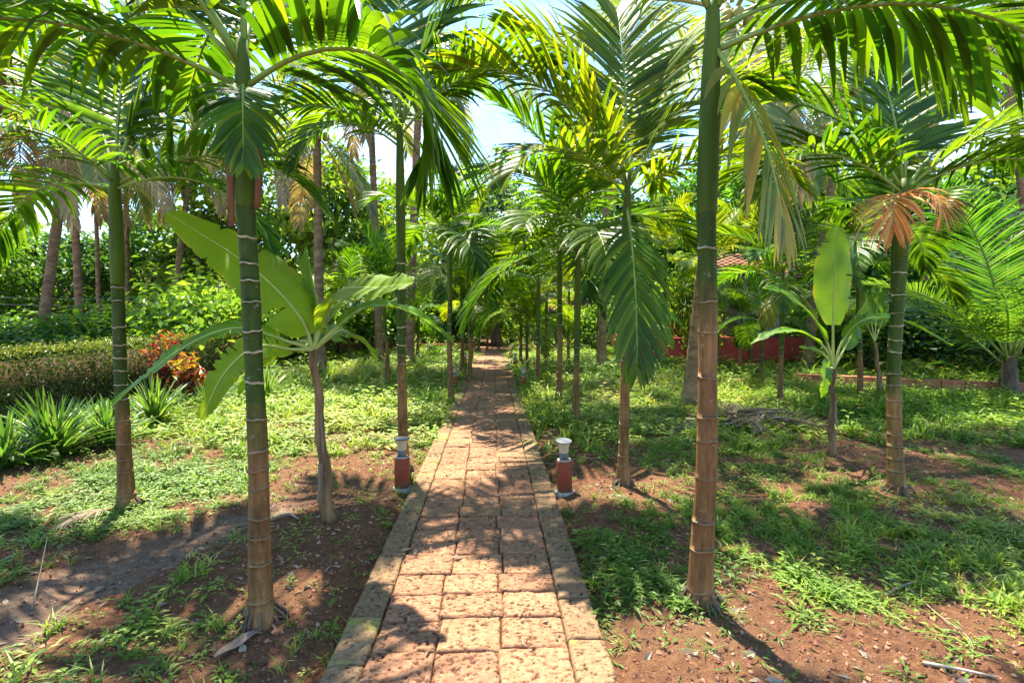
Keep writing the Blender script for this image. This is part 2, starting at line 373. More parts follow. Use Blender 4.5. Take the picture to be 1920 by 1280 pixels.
# ------------------------------------------------------------------ laterite path
def laterite_mat(name, cols, moss, mossthr):
    m, n, l, b, out = newmat(name)
    n1 = noise(n, l, 3.5, 6, 0.6); n2 = noise(n, l, 34, 7, 0.72); n3 = noise(n, l, 120, 4, 0.7)
    oi = n.new('ShaderNodeObjectInfo')
    c = ramp(n, l, n2, [(0.3, cols[0]), (0.5, cols[1]), (0.7, cols[2])])
    c = mixc(n, l, ramp(n, l, n1, [(0.35, 0.0), (0.75, 0.6)]), c, cols[3])
    # darker brown in the pits of the stone
    c = mixc(n, l, attrib(n, 'pit'), c, (0.085, 0.04, 0.024))
    if moss:
        w = noise(n, l, 2.3, 6, 0.6, coord='Object', dist=0.4)
        t = n.new('ShaderNodeMath'); t.operation = 'MULTIPLY_ADD'
        l.new(oi.outputs['Random'], t.inputs[0]); t.inputs[1].default_value = 0.22; l.new(w, t.inputs[2])
        c = mixc(n, l, ramp(n, l, t.outputs[0], [(mossthr, 0.0), (mossthr + 0.09, 0.85)]), c, moss)
    c = objvar(n, l, c, 0.85, 1.12, 0.005)
    l.new(c, b.inputs['Base Color']); b.inputs['Roughness'].default_value = 0.9
    b.inputs['Specular IOR Level'].default_value = 0.2
    bump(n, l, b, mixc(n, l, 0.4, n2, n3), 0.75, 0.012)
    return m
M['paver'] = laterite_mat('laterite', [(0.155, 0.068, 0.036), (0.29, 0.152, 0.084), (0.40, 0.25, 0.15), (0.215, 0.10, 0.054)], None, 0)
M['kerb'] = laterite_mat('laterite_kerb', [(0.13, 0.075, 0.042), (0.235, 0.148, 0.08), (0.32, 0.22, 0.125), (0.185, 0.115, 0.06)], (0.21, 0.19, 0.05), 0.68)

def stone_mesh(name, w, l, h, nu, nv, seed, mat, pits=26, rough=0.0055):
    rs = np.random.RandomState(seed)
    u = np.linspace(-0.5, 0.5, nu); v = np.linspace(-0.5, 0.5, nv)
    U, W = np.meshgrid(u, v)
    X = U * w; Y = W * l
    ed = np.minimum(np.minimum(0.5 - np.abs(U), 10) * w, (0.5 - np.abs(W)) * l)
    jag = rough * 1.3 * (fbm(X + seed, Y, 0.07, seed + 5, 3) - 0.5) * 2
    X = X + jag * (np.abs(U) > 0.3); Y = Y + rough * 1.3 * (fbm(X, Y + seed * 2.0, 0.06, seed + 9, 3) - 0.5) * 2
    Z = h + rough * 1.6 * (fbm(X + seed * 3, Y, 0.13, seed, 4) - 0.5) * 2
    er = 0.006 + 0.012 * fbm(X + 7.0 * seed, Y, 0.05, seed + 13, 2)
    Z = Z - 0.011 * np.clip(1 - ed / er, 0, 1) ** 1.5
    patch_ = fbm(X - seed, Y + 2.0 * seed, 0.11, seed + 21, 2)
    pn = fbm(X * 0.75 + seed * 5.0, Y * 1.25, 0.0135, seed + 31, 2)
    thr = 0.775 - 0.15 * patch_ - 0.0010 * pits
    pit = np.clip((pn - thr) / 0.045, 0, 1)
    Z = Z - pit * 0.012
    Z = Z - 0.006 * np.clip((fbm(X + seed * 9.0, Y, 0.09, seed + 41, 2) - 0.66) / 0.12, 0, 1)
    top = np.stack([X, Y, Z], -1).reshape(-1, 3)
    I = np.arange(nu * nv).reshape(nv, nu)
    Fq = np.stack([I[:-1, :-1], I[:-1, 1:], I[1:, 1:], I[1:, :-1]], -1).reshape(-1, 4)
    loop = list(I[0, :]) + list(I[1:, -1]) + list(I[-1, -2::-1]) + list(I[-2:0:-1, 0])
    bot = top[loop].copy(); bot[:, 2] = -0.06
    n0 = len(top); k = len(loop)
    sk = np.array([(n0 + i, n0 + (i + 1) % k, loop[(i + 1) % k], loop[i]) for i in range(k)])
    return fastmesh(name, np.concatenate([top, bot]), np.concatenate([Fq, sk]), [mat],
                    attr={'pit': np.concatenate([pit.ravel() * 0.85, np.zeros(k)])})

bed = MB()
bed.box(PX[0] + 0.02, PX[-1] - 0.02, -1.0, PATH_END, -0.06, 0.004)
path = structure('path', bed.mesh('path', [M['ground']]))
hi_pav = [stone_mesh('paver', 1.0 * 0.285, 0.235, 0.030, 92, 74, 100 + i, M['paver'], pits=rnd.randint(45, 85)) for i in range(9)]
lo_pav = [stone_mesh('paver', 0.285, 0.235, 0.030, 20, 16, 200 + i, M['paver'], pits=24) for i in range(6)]
hi_kerb = [stone_mesh('kerb_stone', 0.165, 0.36, 0.036, 44, 92, 300 + i, M['kerb'], pits=rnd.randint(14, 34), rough=0.003) for i in range(6)]
lo_kerb = [stone_mesh('kerb_stone', 0.165, 0.36, 0.036, 12, 24, 400 + i, M['kerb'], pits=8, rough=0.003) for i in range(5)]
rows = [0.95]
while rows[-1] < PATH_END - 0.2: rows.append(rows[-1] + rnd.uniform(0.205, 0.275))
XJ = [[rnd.uniform(-0.022, 0.022) for _ in rows] for _ in range(2)]
for c in range(3):
    off = [y + rnd.uniform(-0.018, 0.018) for y in rows]
    for i in range(len(rows) - 1):
        y0, y1 = off[i], off[i + 1]; ym = (y0 + y1) / 2
        x0, x1 = PX[1 + c] + (XJ[c - 1][i] if c else 0), PX[2 + c] + (XJ[c][i] if c < 2 else 0)
        ms = rnd.choice(hi_pav if ym < 7.5 else lo_pav)
        o = obj('paver', ms, path, ((x0 + x1) / 2, ym, rnd.uniform(-0.006, 0.006)), scale=(((x1 - x0) - 0.005) / 0.285, ((y1 - y0) - 0.012) / 0.235, 1))
        o.rotation_euler = (rnd.uniform(-0.02, 0.02), rnd.uniform(-0.02, 0.02), rnd.choice((0, math.pi)) + rnd.uniform(-0.012, 0.012))
for sx0, sx1 in ((PX[0], PX[1]), (PX[4], PX[5])):
    y = 0.9
    while y < PATH_END:
        ln = rnd.uniform(0.3, 0.43); ym = y + ln / 2
        ms = rnd.choice(hi_kerb if ym < 6.5 else lo_kerb)
        o = obj('kerb_stone', ms, path, ((sx0 + sx1) / 2 + rnd.uniform(-0.003, 0.003), ym, rnd.uniform(-0.004, 0.004)), scale=(((sx1 - sx0) - 0.008) / 0.165, (ln - 0.012) / 0.36, 1))
        o.rotation_euler = (rnd.uniform(-0.01, 0.01), rnd.uniform(-0.02, 0.02), rnd.choice((0, math.pi)) + rnd.uniform(-0.012, 0.012))
        y += ln

# the bare cross path at the far end
xp = MB()
cx = np.linspace(-9, 12, 60); cyy = np.linspace(PATH_END + 0.05, PATH_END + 2.6, 9)
A, B = np.meshgrid(cx, cyy); C = gz(A, B) + 0.03
ii = np.arange(A.size).reshape(A.shape)
xp.add(np.stack([A, B, C], -1).reshape(-1, 3), np.stack([ii[:-1, :-1], ii[:-1, 1:], ii[1:, 1:], ii[1:, :-1]], -1).reshape(-1, 4))
structure('cross_path', xp.mesh('cross_path', [plain_mat('bare_red_earth', (0.2, 0.085, 0.05), (0.34, 0.18, 0.11), 2, 0.95, 0.15, 0.5)]))

# ------------------------------------------------------------------ palms
def frond_geo(L, elev, droop, n, ll, lw, p0=0.12, segs=5, soft=0.55, lift=0.3, seed=0, spread=(72, 22), rr=0.012, curlx=0.0, prof=None, ragged=0.25, crease=True):
    rs = random.Random(seed)
    K = 24; pts = [Vector((0, 0, 0))]; T = []
    for i in range(K + 1):
        s = i / K; a = R(elev - droop * s ** 1.35); b = R(curlx) * s
        t = Vector((math.cos(a) * math.cos(b), math.cos(a) * math.sin(b), math.sin(a))); T.append(t)
        if i < K: pts.append(pts[-1] + t * (L / K))
    def at(s):
        f = min(max(s, 0), 0.9999) * K; i = int(f); f -= i
        return pts[i].lerp(pts[i + 1], f), T[i].lerp(T[min(i + 1, K)], f).normalized()
    mb = MB()
    mb.tube(pts[::2], [rr * (1 - 0.85 * i / (K / 2)) + 0.0015 for i in range(K // 2 + 1)], 6)
    leaf = []
    for i in range(n):
        for sd in (-1, 1):
            t = p0 + (1 - p0) * min(0.995, (i + 0.5 + rs.uniform(-0.3, 0.3)) / n)
            p, tg = at(t)
            S = tg.cross(Vector((0, 0, 1)))
            if S.length < 0.15: S = Vector((0, -1, 0))
            S.normalize(); S = -S if S.y * 1 > 0 else S
            S = S * sd; N = (tg.cross(S)).normalized()
            if N.z < 0 or (abs(N.z) < 0.15 and N.x < 0): N = -N
            u = (t - p0) / (1 - p0)
            ln = ll * (prof(u) if prof else (0.55 + 0.55 * math.sin(math.pi * min(1, u * 0.85 + 0.12)) - 0.3 * u)) * rs.uniform(0.9, 1.08)
            a = R(spread[0] + (spread[1] - spread[0]) * u + rs.uniform(-6, 6))
            d = (tg * math.cos(a) + S * math.sin(a) + N * (lift * rs.uniform(0.6, 1.3))).normalized()
            w = (tg - d * tg.dot(d)).normalized(); nn = d.cross(w)
            tw = rs.uniform(-0.25, 0.25); w = (w * math.cos(tw) + nn * math.sin(tw)).normalized()
            V = []; q = p.copy(); sf = soft * rs.uniform(0.6, 1.4)
            ww = lw * rs.uniform(0.8, 1.2) * (1.0 if u < 0.8 else 1.25)
            for k in range(segs + 1):
                s = k / segs
                wd = ww * (0.35 + 0.65 * min(1, s * 4)) * (1 - 0.95 * max(0, (s - 0.45) / 0.55) ** 1.6)
                wd = max(wd, ww * ragged * 0.5)
                w2 = (w - d * w.dot(d)).normalized(); nn = d.cross(w2)
                V.append(q - w2 * wd * 0.5)
                if crease: V.append(q + nn * wd * 0.16)
                V.append(q + w2 * wd * 0.5)
                if k < segs:
                    q = q + d * (ln / segs)
                    d = (d + Vector((0, 0, -1)) * (sf * (0.25 + 0.9 * s) * 2.4 / segs)).normalized()
            c = 3 if crease else 2
            Q = []
            for k in range(segs):
                for j in range(c - 1): Q.append((k * c + j, k * c + j + 1, (k + 1) * c + j + 1, (k + 1) * c + j))
            leaf.append(([tuple(x) for x in V], Q, rs.random()))
    return mb, leaf

FROND = {}
def frond_variant(key, mat, ribmat, **kw):
    mb, leaf = frond_geo(**kw)
    rib = mb.mesh('frond_midrib', [M[ribmat]])
    j = MB()
    for V, Q, a in leaf: j.add(V, Q, a=a)
    FROND[key] = dict(rib=rib, joined=j.mesh('leaflets', [M[mat]]), leaf=leaf, mat=M[mat], single=None)
def place_frond(parent, key, loc, az, scale=1.0, split=False, mat=None, roll=0.0):
    f = FROND[key]
    fr = obj('frond', f['rib'], parent, loc, rot=(R(roll), 0, R(az)), scale=scale)
    if split:
        if f['single'] is None:
            f['single'] = []
            for V, Q, a in f['leaf']:
                b = MB(); b.add(V, Q, a=a); f['single'].append(b.mesh('leaflet', [f['mat']]))
        for me in f['single']: obj('leaflet', me, fr)
    else:
        o = obj('leaflets', f['joined'], fr); o['kind'] = 'stuff'
    return fr

AV = [(84, 30), (74, 55), (62, 75), (48, 88), (33, 92), (15, 88), (-4, 75)]
for i, (e, d) in enumerate(AV):
    for j in range(2):
        frond_variant(('a', i, j), 'areca', 'rib', L=1.75 if i else 1.4, elev=e, droop=d, n=35, ll=0.70, lw=0.045, soft=0.42 + 0.10 * i / 2, lift=0.25, seed=10 * i + j, curlx=(j * 2 - 1) * 12, rr=0.013)
        frond_variant(('y', i, j), 'areca_backlit_yellow', 'rib', L=1.75 if i else 1.4, elev=e, droop=d, n=35, ll=0.66, lw=0.043, soft=0.36 + 0.08 * i / 2, lift=0.25, seed=310 + 10 * i + j, curlx=(j * 2 - 1) * 12, rr=0.013)
frond_variant('right_arch', 'areca', 'rib', L=1.95, elev=66, droop=150, n=42, ll=0.74, lw=0.043, soft=0.85, lift=0.1, seed=501, rr=0.014)
frond_variant('right_hang', 'areca', 'rib', L=1.3, elev=30, droop=138, n=40, ll=0.78, lw=0.046, soft=0.75, lift=0.12, seed=511, rr=0.014)
frond_variant('right_low', 'areca', 'rib', L=1.85, elev=20, droop=85, n=42, ll=0.70, lw=0.044, soft=1.0, lift=0.05, seed=512, rr=0.014)
frond_variant('hang', 'areca', 'rib', L=1.5, elev=-52, droop=40, n=40, ll=0.54, lw=0.034, soft=0.5, lift=0.10, spread=(44, 18), seed=502)
frond_variant('short_hang', 'areca', 'rib', L=0.95, elev=-25, droop=70, n=22, ll=0.5, lw=0.045, soft=0.6, lift=0.12, spread=(60, 20), seed=503)
frond_variant('dying', 'areca_dying', 'rib', L=1.05, elev=-58, droop=24, n=17, ll=0.55, lw=0.042, soft=1.2, lift=0.0, spread=(60, 15), seed=504)
frond_variant('yellow_hang', 'areca_dying', 'rib', L=0.8, elev=-20, droop=70, n=16, ll=0.42, lw=0.045, soft=0.9, lift=0.0, spread=(60, 15), seed=505)
frond_variant('orange', 'orange', 'rib_dry', L=0.75, elev=15, droop=125, n=22, ll=0.55, lw=0.024, soft=1.0, lift=0.1, spread=(65, 15), seed=506)
frond_variant('small', 'areca', 'rib', L=0.9, elev=55, droop=90, n=16, ll=0.4, lw=0.035, soft=0.5, lift=0.2, seed=507)
cprof = lambda u: 0.45 + 0.6 * math.sin(math.pi * min(1, 0.15 + u * 0.85)) * (1 - 0.35 * u)
CV = [(80, 45), (64, 70), (46, 88), (28, 95), (10, 88), (-12, 70), (-38, 46)]
for i, (e, d) in enumerate(CV):
    frond_variant(('c', i), 'coco', 'rib_coco', L=3.6, elev=e, droop=d, n=62, ll=0.92, lw=0.042, p0=0.18, segs=4, soft=0.62 + 0.08 * i, lift=0.18, spread=(70, 30), seed=600 + i, rr=0.035, prof=cprof, crease=False, ragged=0.05)
frond_variant(('c', 7), 'coco_old', 'rib_dry', L=3.3, elev=-30, droop=55, n=50, ll=0.85, lw=0.04, p0=0.18, segs=4, soft=1.1, lift=0.0, spread=(65, 30), seed=620, rr=0.03, prof=cprof, crease=False, ragged=0.05)
frond_variant(('c', 8), 'coco_old', 'rib_dry', L=3.2, elev=-55, droop=32, n=46, ll=0.8, lw=0.04, p0=0.18, segs=4, soft=1.3, lift=0.0, spread=(60, 25), seed=621, rr=0.03, prof=cprof, crease=False, ragged=0.05)
frond_variant(('c', 9), 'coco_young', 'rib', L=3.4, elev=68, droop=52, n=84, ll=1.0, lw=0.03, p0=0.09, segs=5, soft=0.45, lift=0.15, spread=(72, 30), seed=630, rr=0.018, prof=cprof, crease=False, ragged=0.05)
frond_variant(('c', 10), 'coco_young', 'rib', L=3.2, elev=50, droop=80, n=84, ll=0.95, lw=0.03, p0=0.09, segs=5, soft=0.5, lift=0.15, spread=(72, 30), seed=631, rr=0.018, prof=cprof, crease=False, ragged=0.05)

def ringed_trunk(name, p1, r0, r1, spacing, green_z, seed, flare=1.5, sides=16):
    """stem from the origin to p1 with raised leaf-scar rings"""
    rs = random.Random(seed); H = p1.z; zs = [(0.0, 0, 1.0), (0.02, 0, 1.0)]
    z = rs.uniform(0.1, 0.2)
    while z < H - 0.03:
        h = rs.uniform(0.0035, 0.0065)
        zs += [(z - 0.022, 0, 1.0), (z - h, 0, 1.015), (z - h * 0.9, 1, 1.028), (z + h * 0.9, 1, 1.028), (z + h, 0, 1.0), (z + 0.03, 0, 0.985)]
        z += spacing * rs.uniform(0.6, 1.4)
    zs.append((H, 0, 1.0)); mb = MB(); V = []; A = []; mi = []
    bx, by = rs.uniform(-0.02, 0.02) * H, rs.uniform(-0.02, 0.02) * H
    for z, k, m in zs:
        s = z / H; r = (r0 + (r1 - r0) * min(1, s * 1.6) ** 0.8) * m
        r *= 1 + (flare - 1) * math.exp(-z / 0.10)
        cx_, cy_ = p1.x * s + bx * math.sin(math.pi * s), p1.y * s + by * math.sin(math.pi * s)
        for j in range(sides):
            t = 2 * math.pi * j / sides
            wob = 1 + 0.03 * math.sin(3 * t + z * 2.1 + seed) + 0.035 * math.sin(z * 7.3 + seed) * math.sin(t + seed) + 0.025 * math.sin(z * 11 + seed * 2) + 0.012 * math.sin(7 * t + z * 5)
            zt = z + (0.006 * math.sin(t + z * 9) + 0.003 * math.sin(5 * t + z * 30) if (k or m != 1.0) else 0)
            V.append((cx_ + r * wob * math.cos(t), cy_ + r * wob * math.sin(t), zt)); A.append(min(1, max(0, 0.5 + (z - green_z) / 0.9)))
    n = sides; Q = []
    for i in range(len(zs) - 1):
        for j in range(n):
            Q.append((i * n + j, i * n + (j + 1) % n, (i + 1) * n + (j + 1) % n, (i + 1) * n + j))
            mi.append(1 if zs[i][1] and zs[i + 1][1] else 0)
    return fastmesh(name, V, np.array(Q), [M['stem'], M['ring']], mi, {'tint': A})

def areca(label, base, ttop, stop, w, fronds=None, spacing=0.14, green=0.9, seed=1, kind='a', group='areca palms along the path', nfr=9, fscale=1.0, dz=0.0, extra=()):
    """base, ttop and stop are picture positions of the foot, of the last ring and of the top of the crownshaft"""
    b = G(*base); b.z = gz1(b.x, b.y) - 0.02
    t1 = P(ttop[0], ttop[1], b.y) - b; t2 = P(stop[0], stop[1], b.y + dz) - b
    rs = random.Random(seed)
    th = thing('areca_palm', label, 'palm tree', b, group=group)
    obj('trunk', ringed_trunk('trunk', t1, w * 0.5, w * 0.37, spacing, green, seed), th)
    mb = MB(); K = 7; r1 = w * 0.37
    ax = t2 - t1
    mb.tube([t1 - ax * 0.02] + [t1 + ax * (k / K) for k in range(K + 1)], [r1 * 0.98] + [r1 * (1.04 + 0.12 * math.sin(math.pi * (k / K) ** 0.7) - 0.45 * (k / K) ** 2) for k in range(K + 1)], 14)
    obj('crownshaft', mb.mesh('crownshaft', [M['shaft']]), th)
    if b.y < 9:
        rb_ = MB()
        for i in range(46):
            a = rs.uniform(0, 6.28); o1 = w * 0.5; o2 = w * rs.uniform(0.75, 1.4); zt = rs.uniform(0.02, 0.12)
            rb_.tube([(math.cos(a) * o1, math.sin(a) * o1, zt), (math.cos(a) * (o1 + o2) * 0.5, math.sin(a) * (o1 + o2) * 0.5, zt * 0.6), (math.cos(a) * o2, math.sin(a) * o2, -0.03)], [0.007, 0.007, 0.004], 5)
        obj('roots', rb_.mesh('roots', [M['bark']]), th)
    if fronds is None:
        a0 = rs.uniform(0, 360); fronds = []
        for i in range(nfr):
            v = min(6, int(i * 7 / nfr + rs.uniform(0, 0.8)))
            fronds.append((a0 + i * 137.5 + rs.uniform(-15, 15), (kind, v, rs.randint(0, 1)), rs.uniform(0.88, 1.1) * fscale, False))
    for i, (az, key, sc, sp) in enumerate(fronds):
        v = key[1] if isinstance(key, tuple) else 6
        p = t1 + ax * (1.0 - 0.28 * v / 6)
        off = Vector((math.cos(R(az)), math.sin(R(az)), 0)) * r1 * 0.55
        place_frond(th, key, p + off, az, sc, sp, roll=rs.uniform(-6, 6))
    return th, t1, t2

# --- the two nearest palms and the others along the path
th, t1, t2 = areca('nearest areca palm left of the path, green ringed stem with brown sheaths under crown', (490, 1168), (461, 385), (454, 75), 0.116,
    [(204, 'right_low', 0.95, True), (238, ('a', 3, 1), 1.0, True), (294, 'short_hang', 0.6, True), (186, ('a', 2, 1), 1.15, True), (-14, 'right_hang', 1.0, True), (100, ('a', 2, 0), 1.15, True),
     (120, ('a', 3, 1), 1.2, True), (165, ('a', 3, 0), 1.1, True), (95, ('a', 0, 0), 1.1, False)],
    spacing=0.135, green=1.0, seed=11)
for sx, yy0, yy1, off in ((438, 255, 425, -0.03), (484, 240, 392, 0.03)):
    mb = MB(); p0 = P(sx, yy0, th.location.y - 0.02) - th.location; p1 = P(sx - 2, yy1, th.location.y - 0.03) - th.location
    ln = p0 - p1; V = []; Q = []
    for k in range(7):
        s = k / 6; c = p0.lerp(p1, s) + Vector((off * math.sin(s * 3) * 0.3, 0, 0)); wd = 0.026 * (1 - 0.5 * s)
        for j in range(5):
            t = -1.2 + 2.4 * j / 4; V.append((c.x + wd * math.sin(t), c.y - wd * 0.6 * math.cos(t), c.z + 0.004 * math.sin(j * 5 + k)))
    Q = [(k * 5 + j, k * 5 + j + 1, k * 5 + j + 6, k * 5 + j + 5) for k in range(6) for j in range(4)]
    mb.add(V, Q)
    o = obj('dead_sheath', mb.mesh('dead_sheath', [M['sheath']]), th)
    so = o.modifiers.new('thickness', 'SOLIDIFY'); so.thickness = 0.004

areca('areca palm at far left of the foreground beside the drooping banana leaf', (238, 952), (221, 530), (214, 300), 0.124,
    [(100, ('a', 0, 0), 1.05, True), (150, ('a', 2, 0), 1.1, True), (188, ('a', 3, 1), 1.0, True), (168, ('a', 5, 0), 0.9, True), (15, ('a', 4, 0), 0.95, True),
     (345, ('a', 5, 1), 0.85, False), (65, ('a', 2, 1), 1.0, False), (262, ('a', 4, 1), 0.7, False), (40, ('a', 1, 1), 1.0, False)], spacing=0.16, green=0.85, seed=12)
areca('areca palm standing right behind the near left garden light', (757, 884), (752, 470), (749, 215), 0.110,
    [(100, ('a', 0, 1), 1.45, True), (30, ('a', 1, 0), 1.3, True), (150, ('a', 1, 1), 1.3, True), (-15, ('a', 3, 0), 1.0, True), (195, ('a', 4, 0), 0.9, True),
     (240, ('a', 5, 0), 0.75, False), (60, ('a', 2, 1), 1.2, False), (130, ('a', 3, 1), 1.1, False), (180, ('a', 2, 1), 1.2, False)], spacing=0.14, green=1.1, seed=13)
areca('slim areca palm left of the path, in front of the second left garden light', (846, 754), (844, 560), (842, 425), 0.115, seed=14, spacing=0.15, green=1.1)
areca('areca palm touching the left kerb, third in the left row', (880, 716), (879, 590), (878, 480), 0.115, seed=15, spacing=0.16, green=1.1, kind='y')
areca('areca palm just left of the third palm of the left row, partly behind it', (867, 696), (866, 600), (865, 500), 0.12, seed=16, spacing=0.16, green=1.1)
areca('thin areca palm on the grass well left of the path behind the banana leaf', (727, 717), (722, 610), (718, 530), 0.11, seed=17, spacing=0.16, green=1.0, group='areca palms out on the grass')
areca('short pale areca palm by the dark bank beyond the left grass', (783, 672), (784, 630), (785, 575), 0.13, seed=18, spacing=0.2, green=0.8, fscale=0.8, group='areca palms out on the grass')
areca('leftmost thin stemmed areca palm at the far end of the path', (898, 662), (898, 610), (897, 560), 0.12, seed=19, spacing=0.2, fscale=0.9, nfr=7, group='areca palms at the far end')
areca('thin areca palm at the far end of the path, next to the dark tree trunk', (913, 658), (913, 612), (913, 575), 0.11, seed=20, spacing=0.2, fscale=0.8, nfr=7, group='areca palms at the far end')

th, t1, t2 = areca('nearest areca palm right of the path, thick brown ringed stem running out of the top', (1310, 1144), (1325, 398), (1338, -25), 0.126,
    [(-14, 'right_low', 1.0, True), (20, ('a', 4, 0), 1.1, True), (-45, ('a', 2, 0), 1.1, False), (185, ('a', 2, 1), 1.1, True), (40, ('a', 1, 1), 1.1, False),
     (95, ('a', 0, 0), 1.1, False), (100, ('a', 1, 1), 1.1, True), (305, 'dying', 1.0, True)],
    spacing=0.19, green=1.62, seed=21)
areca('areca palm right of the path with one green frond hanging down its stem', (1167, 915), (1172, 560), (1177, 325), 0.104,
    [(100, ('y', 0, 0), 1.3, True), (45, ('y', 1, 0), 1.25, True), (140, ('y', 1, 1), 1.25, True), (185, ('y', 2, 0), 1.15, True), (5, ('y', 2, 1), 1.15, True),
     (265, 'hang', 1.0, True), (70, ('y', 3, 0), 1.0, False), (215, ('y', 4, 1), 0.9, False), (-30, ('y', 4, 0), 0.85, False)], spacing=0.15, green=1.3, seed=22)
areca('areca palm right of the path with green stem, left of the hanging frond', (1080, 795), (1082, 640), (1085, 395), 0.115, seed=23, spacing=0.16, green=0.9, nfr=11, fscale=1.1)
areca('areca palm right of the path with a tan stem, fourth from the camera', (1047, 757), (1049, 560), (1050, 430), 0.118, seed=24, spacing=0.16, green=1.3)
areca('areca palm right of the path behind the second right garden light', (1008, 721), (1009, 610), (1010, 520), 0.115, seed=25, spacing=0.16, green=0.9)
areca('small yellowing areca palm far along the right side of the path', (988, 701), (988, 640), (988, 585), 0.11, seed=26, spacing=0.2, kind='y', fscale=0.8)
areca('farthest areca palm of the right row, thin stem near the path end', (977, 686), (977, 630), (977, 575), 0.12, seed=27, spacing=0.2, fscale=0.8, nfr=7)
areca('areca palm at the right with a dead orange frond hanging from its crown', (1683, 924), (1690, 480), (1697, 335), 0.135,
    [(100, ('a', 0, 0), 1.1, True), (150, ('a', 2, 0), 1.1, True), (190, ('a', 4, 1), 0.95, True), (25, ('a', 3, 0), 1.1, True), (-5, ('a', 4, 0), 0.95, True),
     (60, ('a', 1, 1), 1.1, False), (325, ('a', 3, 1), 0.9, False), (222, 'orange', 0.85, True), (280, 'orange', 0.62, True), (125, ('a', 3, 1), 1.0, False)], spacing=0.14, green=0.95, seed=31, group='areca palms out on the grass')
areca('thin areca palm close behind the palm with the orange frond', (1668, 804), (1676, 520), (1679, 400), 0.10, seed=32, spacing=0.13, green=1.2, group='areca palms out on the grass', fscale=0.85, nfr=7)
areca('areca palm on the right grass with low yellow fronds round its stem', (1463, 759), (1466, 640), (1468, 505), 0.105,
    [(20, ('a', 1, 0), 0.9, False), (90, ('a', 0, 0), 0.9, False), (160, ('a', 2, 0), 0.9, False), (230, ('a', 3, 0), 0.8, False), (300, ('a', 4, 0), 0.75, False), (350, ('a', 3, 1), 0.8, False), (120, ('a', 4, 1), 0.8, False), (250, ('a', 5, 0), 0.7, False), (320, 'yellow_hang', 1.0, False), (215, 'yellow_hang', 1.0, False)],
    seed=33, spacing=0.14, green=0.9, group='areca palms out on the grass')
areca('small areca palm in front of the red plinth of the house', (1387, 702), (1388, 650), (1391, 590), 0.11, seed=34, spacing=0.16, green=0.6, fscale=0.65, nfr=8, group='areca palms out on the grass')
areca('thin dark stemmed small areca palm before the pale blue house wall', (1427, 723), (1428, 650), (1430, 585), 0.09, seed=35, spacing=0.16, green=0.4, fscale=0.65, nfr=8, group='areca palms out on the grass')
areca('areca palm on the right grass just behind the upright banana leaf', (1613, 749), (1611, 600), (1609, 470), 0.11, seed=36, spacing=0.15, green=0.8, group='areca palms out on the grass')
areca('slim areca palm at the far left of the grass, before the dark laterite wall', (655, 676), (654, 620), (652, 540), 0.12, seed=81, fscale=0.85, nfr=8, group='areca palms out on the grass')
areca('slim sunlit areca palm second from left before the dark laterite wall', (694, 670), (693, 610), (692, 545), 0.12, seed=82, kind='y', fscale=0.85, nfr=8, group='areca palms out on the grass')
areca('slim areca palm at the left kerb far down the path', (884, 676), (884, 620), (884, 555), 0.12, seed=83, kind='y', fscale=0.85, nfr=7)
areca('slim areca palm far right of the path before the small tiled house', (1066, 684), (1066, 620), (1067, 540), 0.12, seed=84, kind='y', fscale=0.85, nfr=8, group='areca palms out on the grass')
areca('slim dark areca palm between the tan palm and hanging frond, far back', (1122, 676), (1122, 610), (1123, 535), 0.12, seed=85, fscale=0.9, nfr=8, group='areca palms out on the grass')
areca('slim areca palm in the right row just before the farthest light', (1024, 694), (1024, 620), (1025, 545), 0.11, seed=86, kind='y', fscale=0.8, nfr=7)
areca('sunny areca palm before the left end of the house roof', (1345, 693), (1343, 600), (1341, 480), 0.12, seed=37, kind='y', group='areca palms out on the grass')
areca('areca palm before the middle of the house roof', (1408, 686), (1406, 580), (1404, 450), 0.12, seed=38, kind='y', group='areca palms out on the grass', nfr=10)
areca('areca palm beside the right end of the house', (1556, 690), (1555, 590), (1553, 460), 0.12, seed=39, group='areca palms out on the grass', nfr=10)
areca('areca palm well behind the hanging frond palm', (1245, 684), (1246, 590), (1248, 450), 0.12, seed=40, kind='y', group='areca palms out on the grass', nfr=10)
# the dry low fronds wound round the stem of the yellow palm stay parts of it

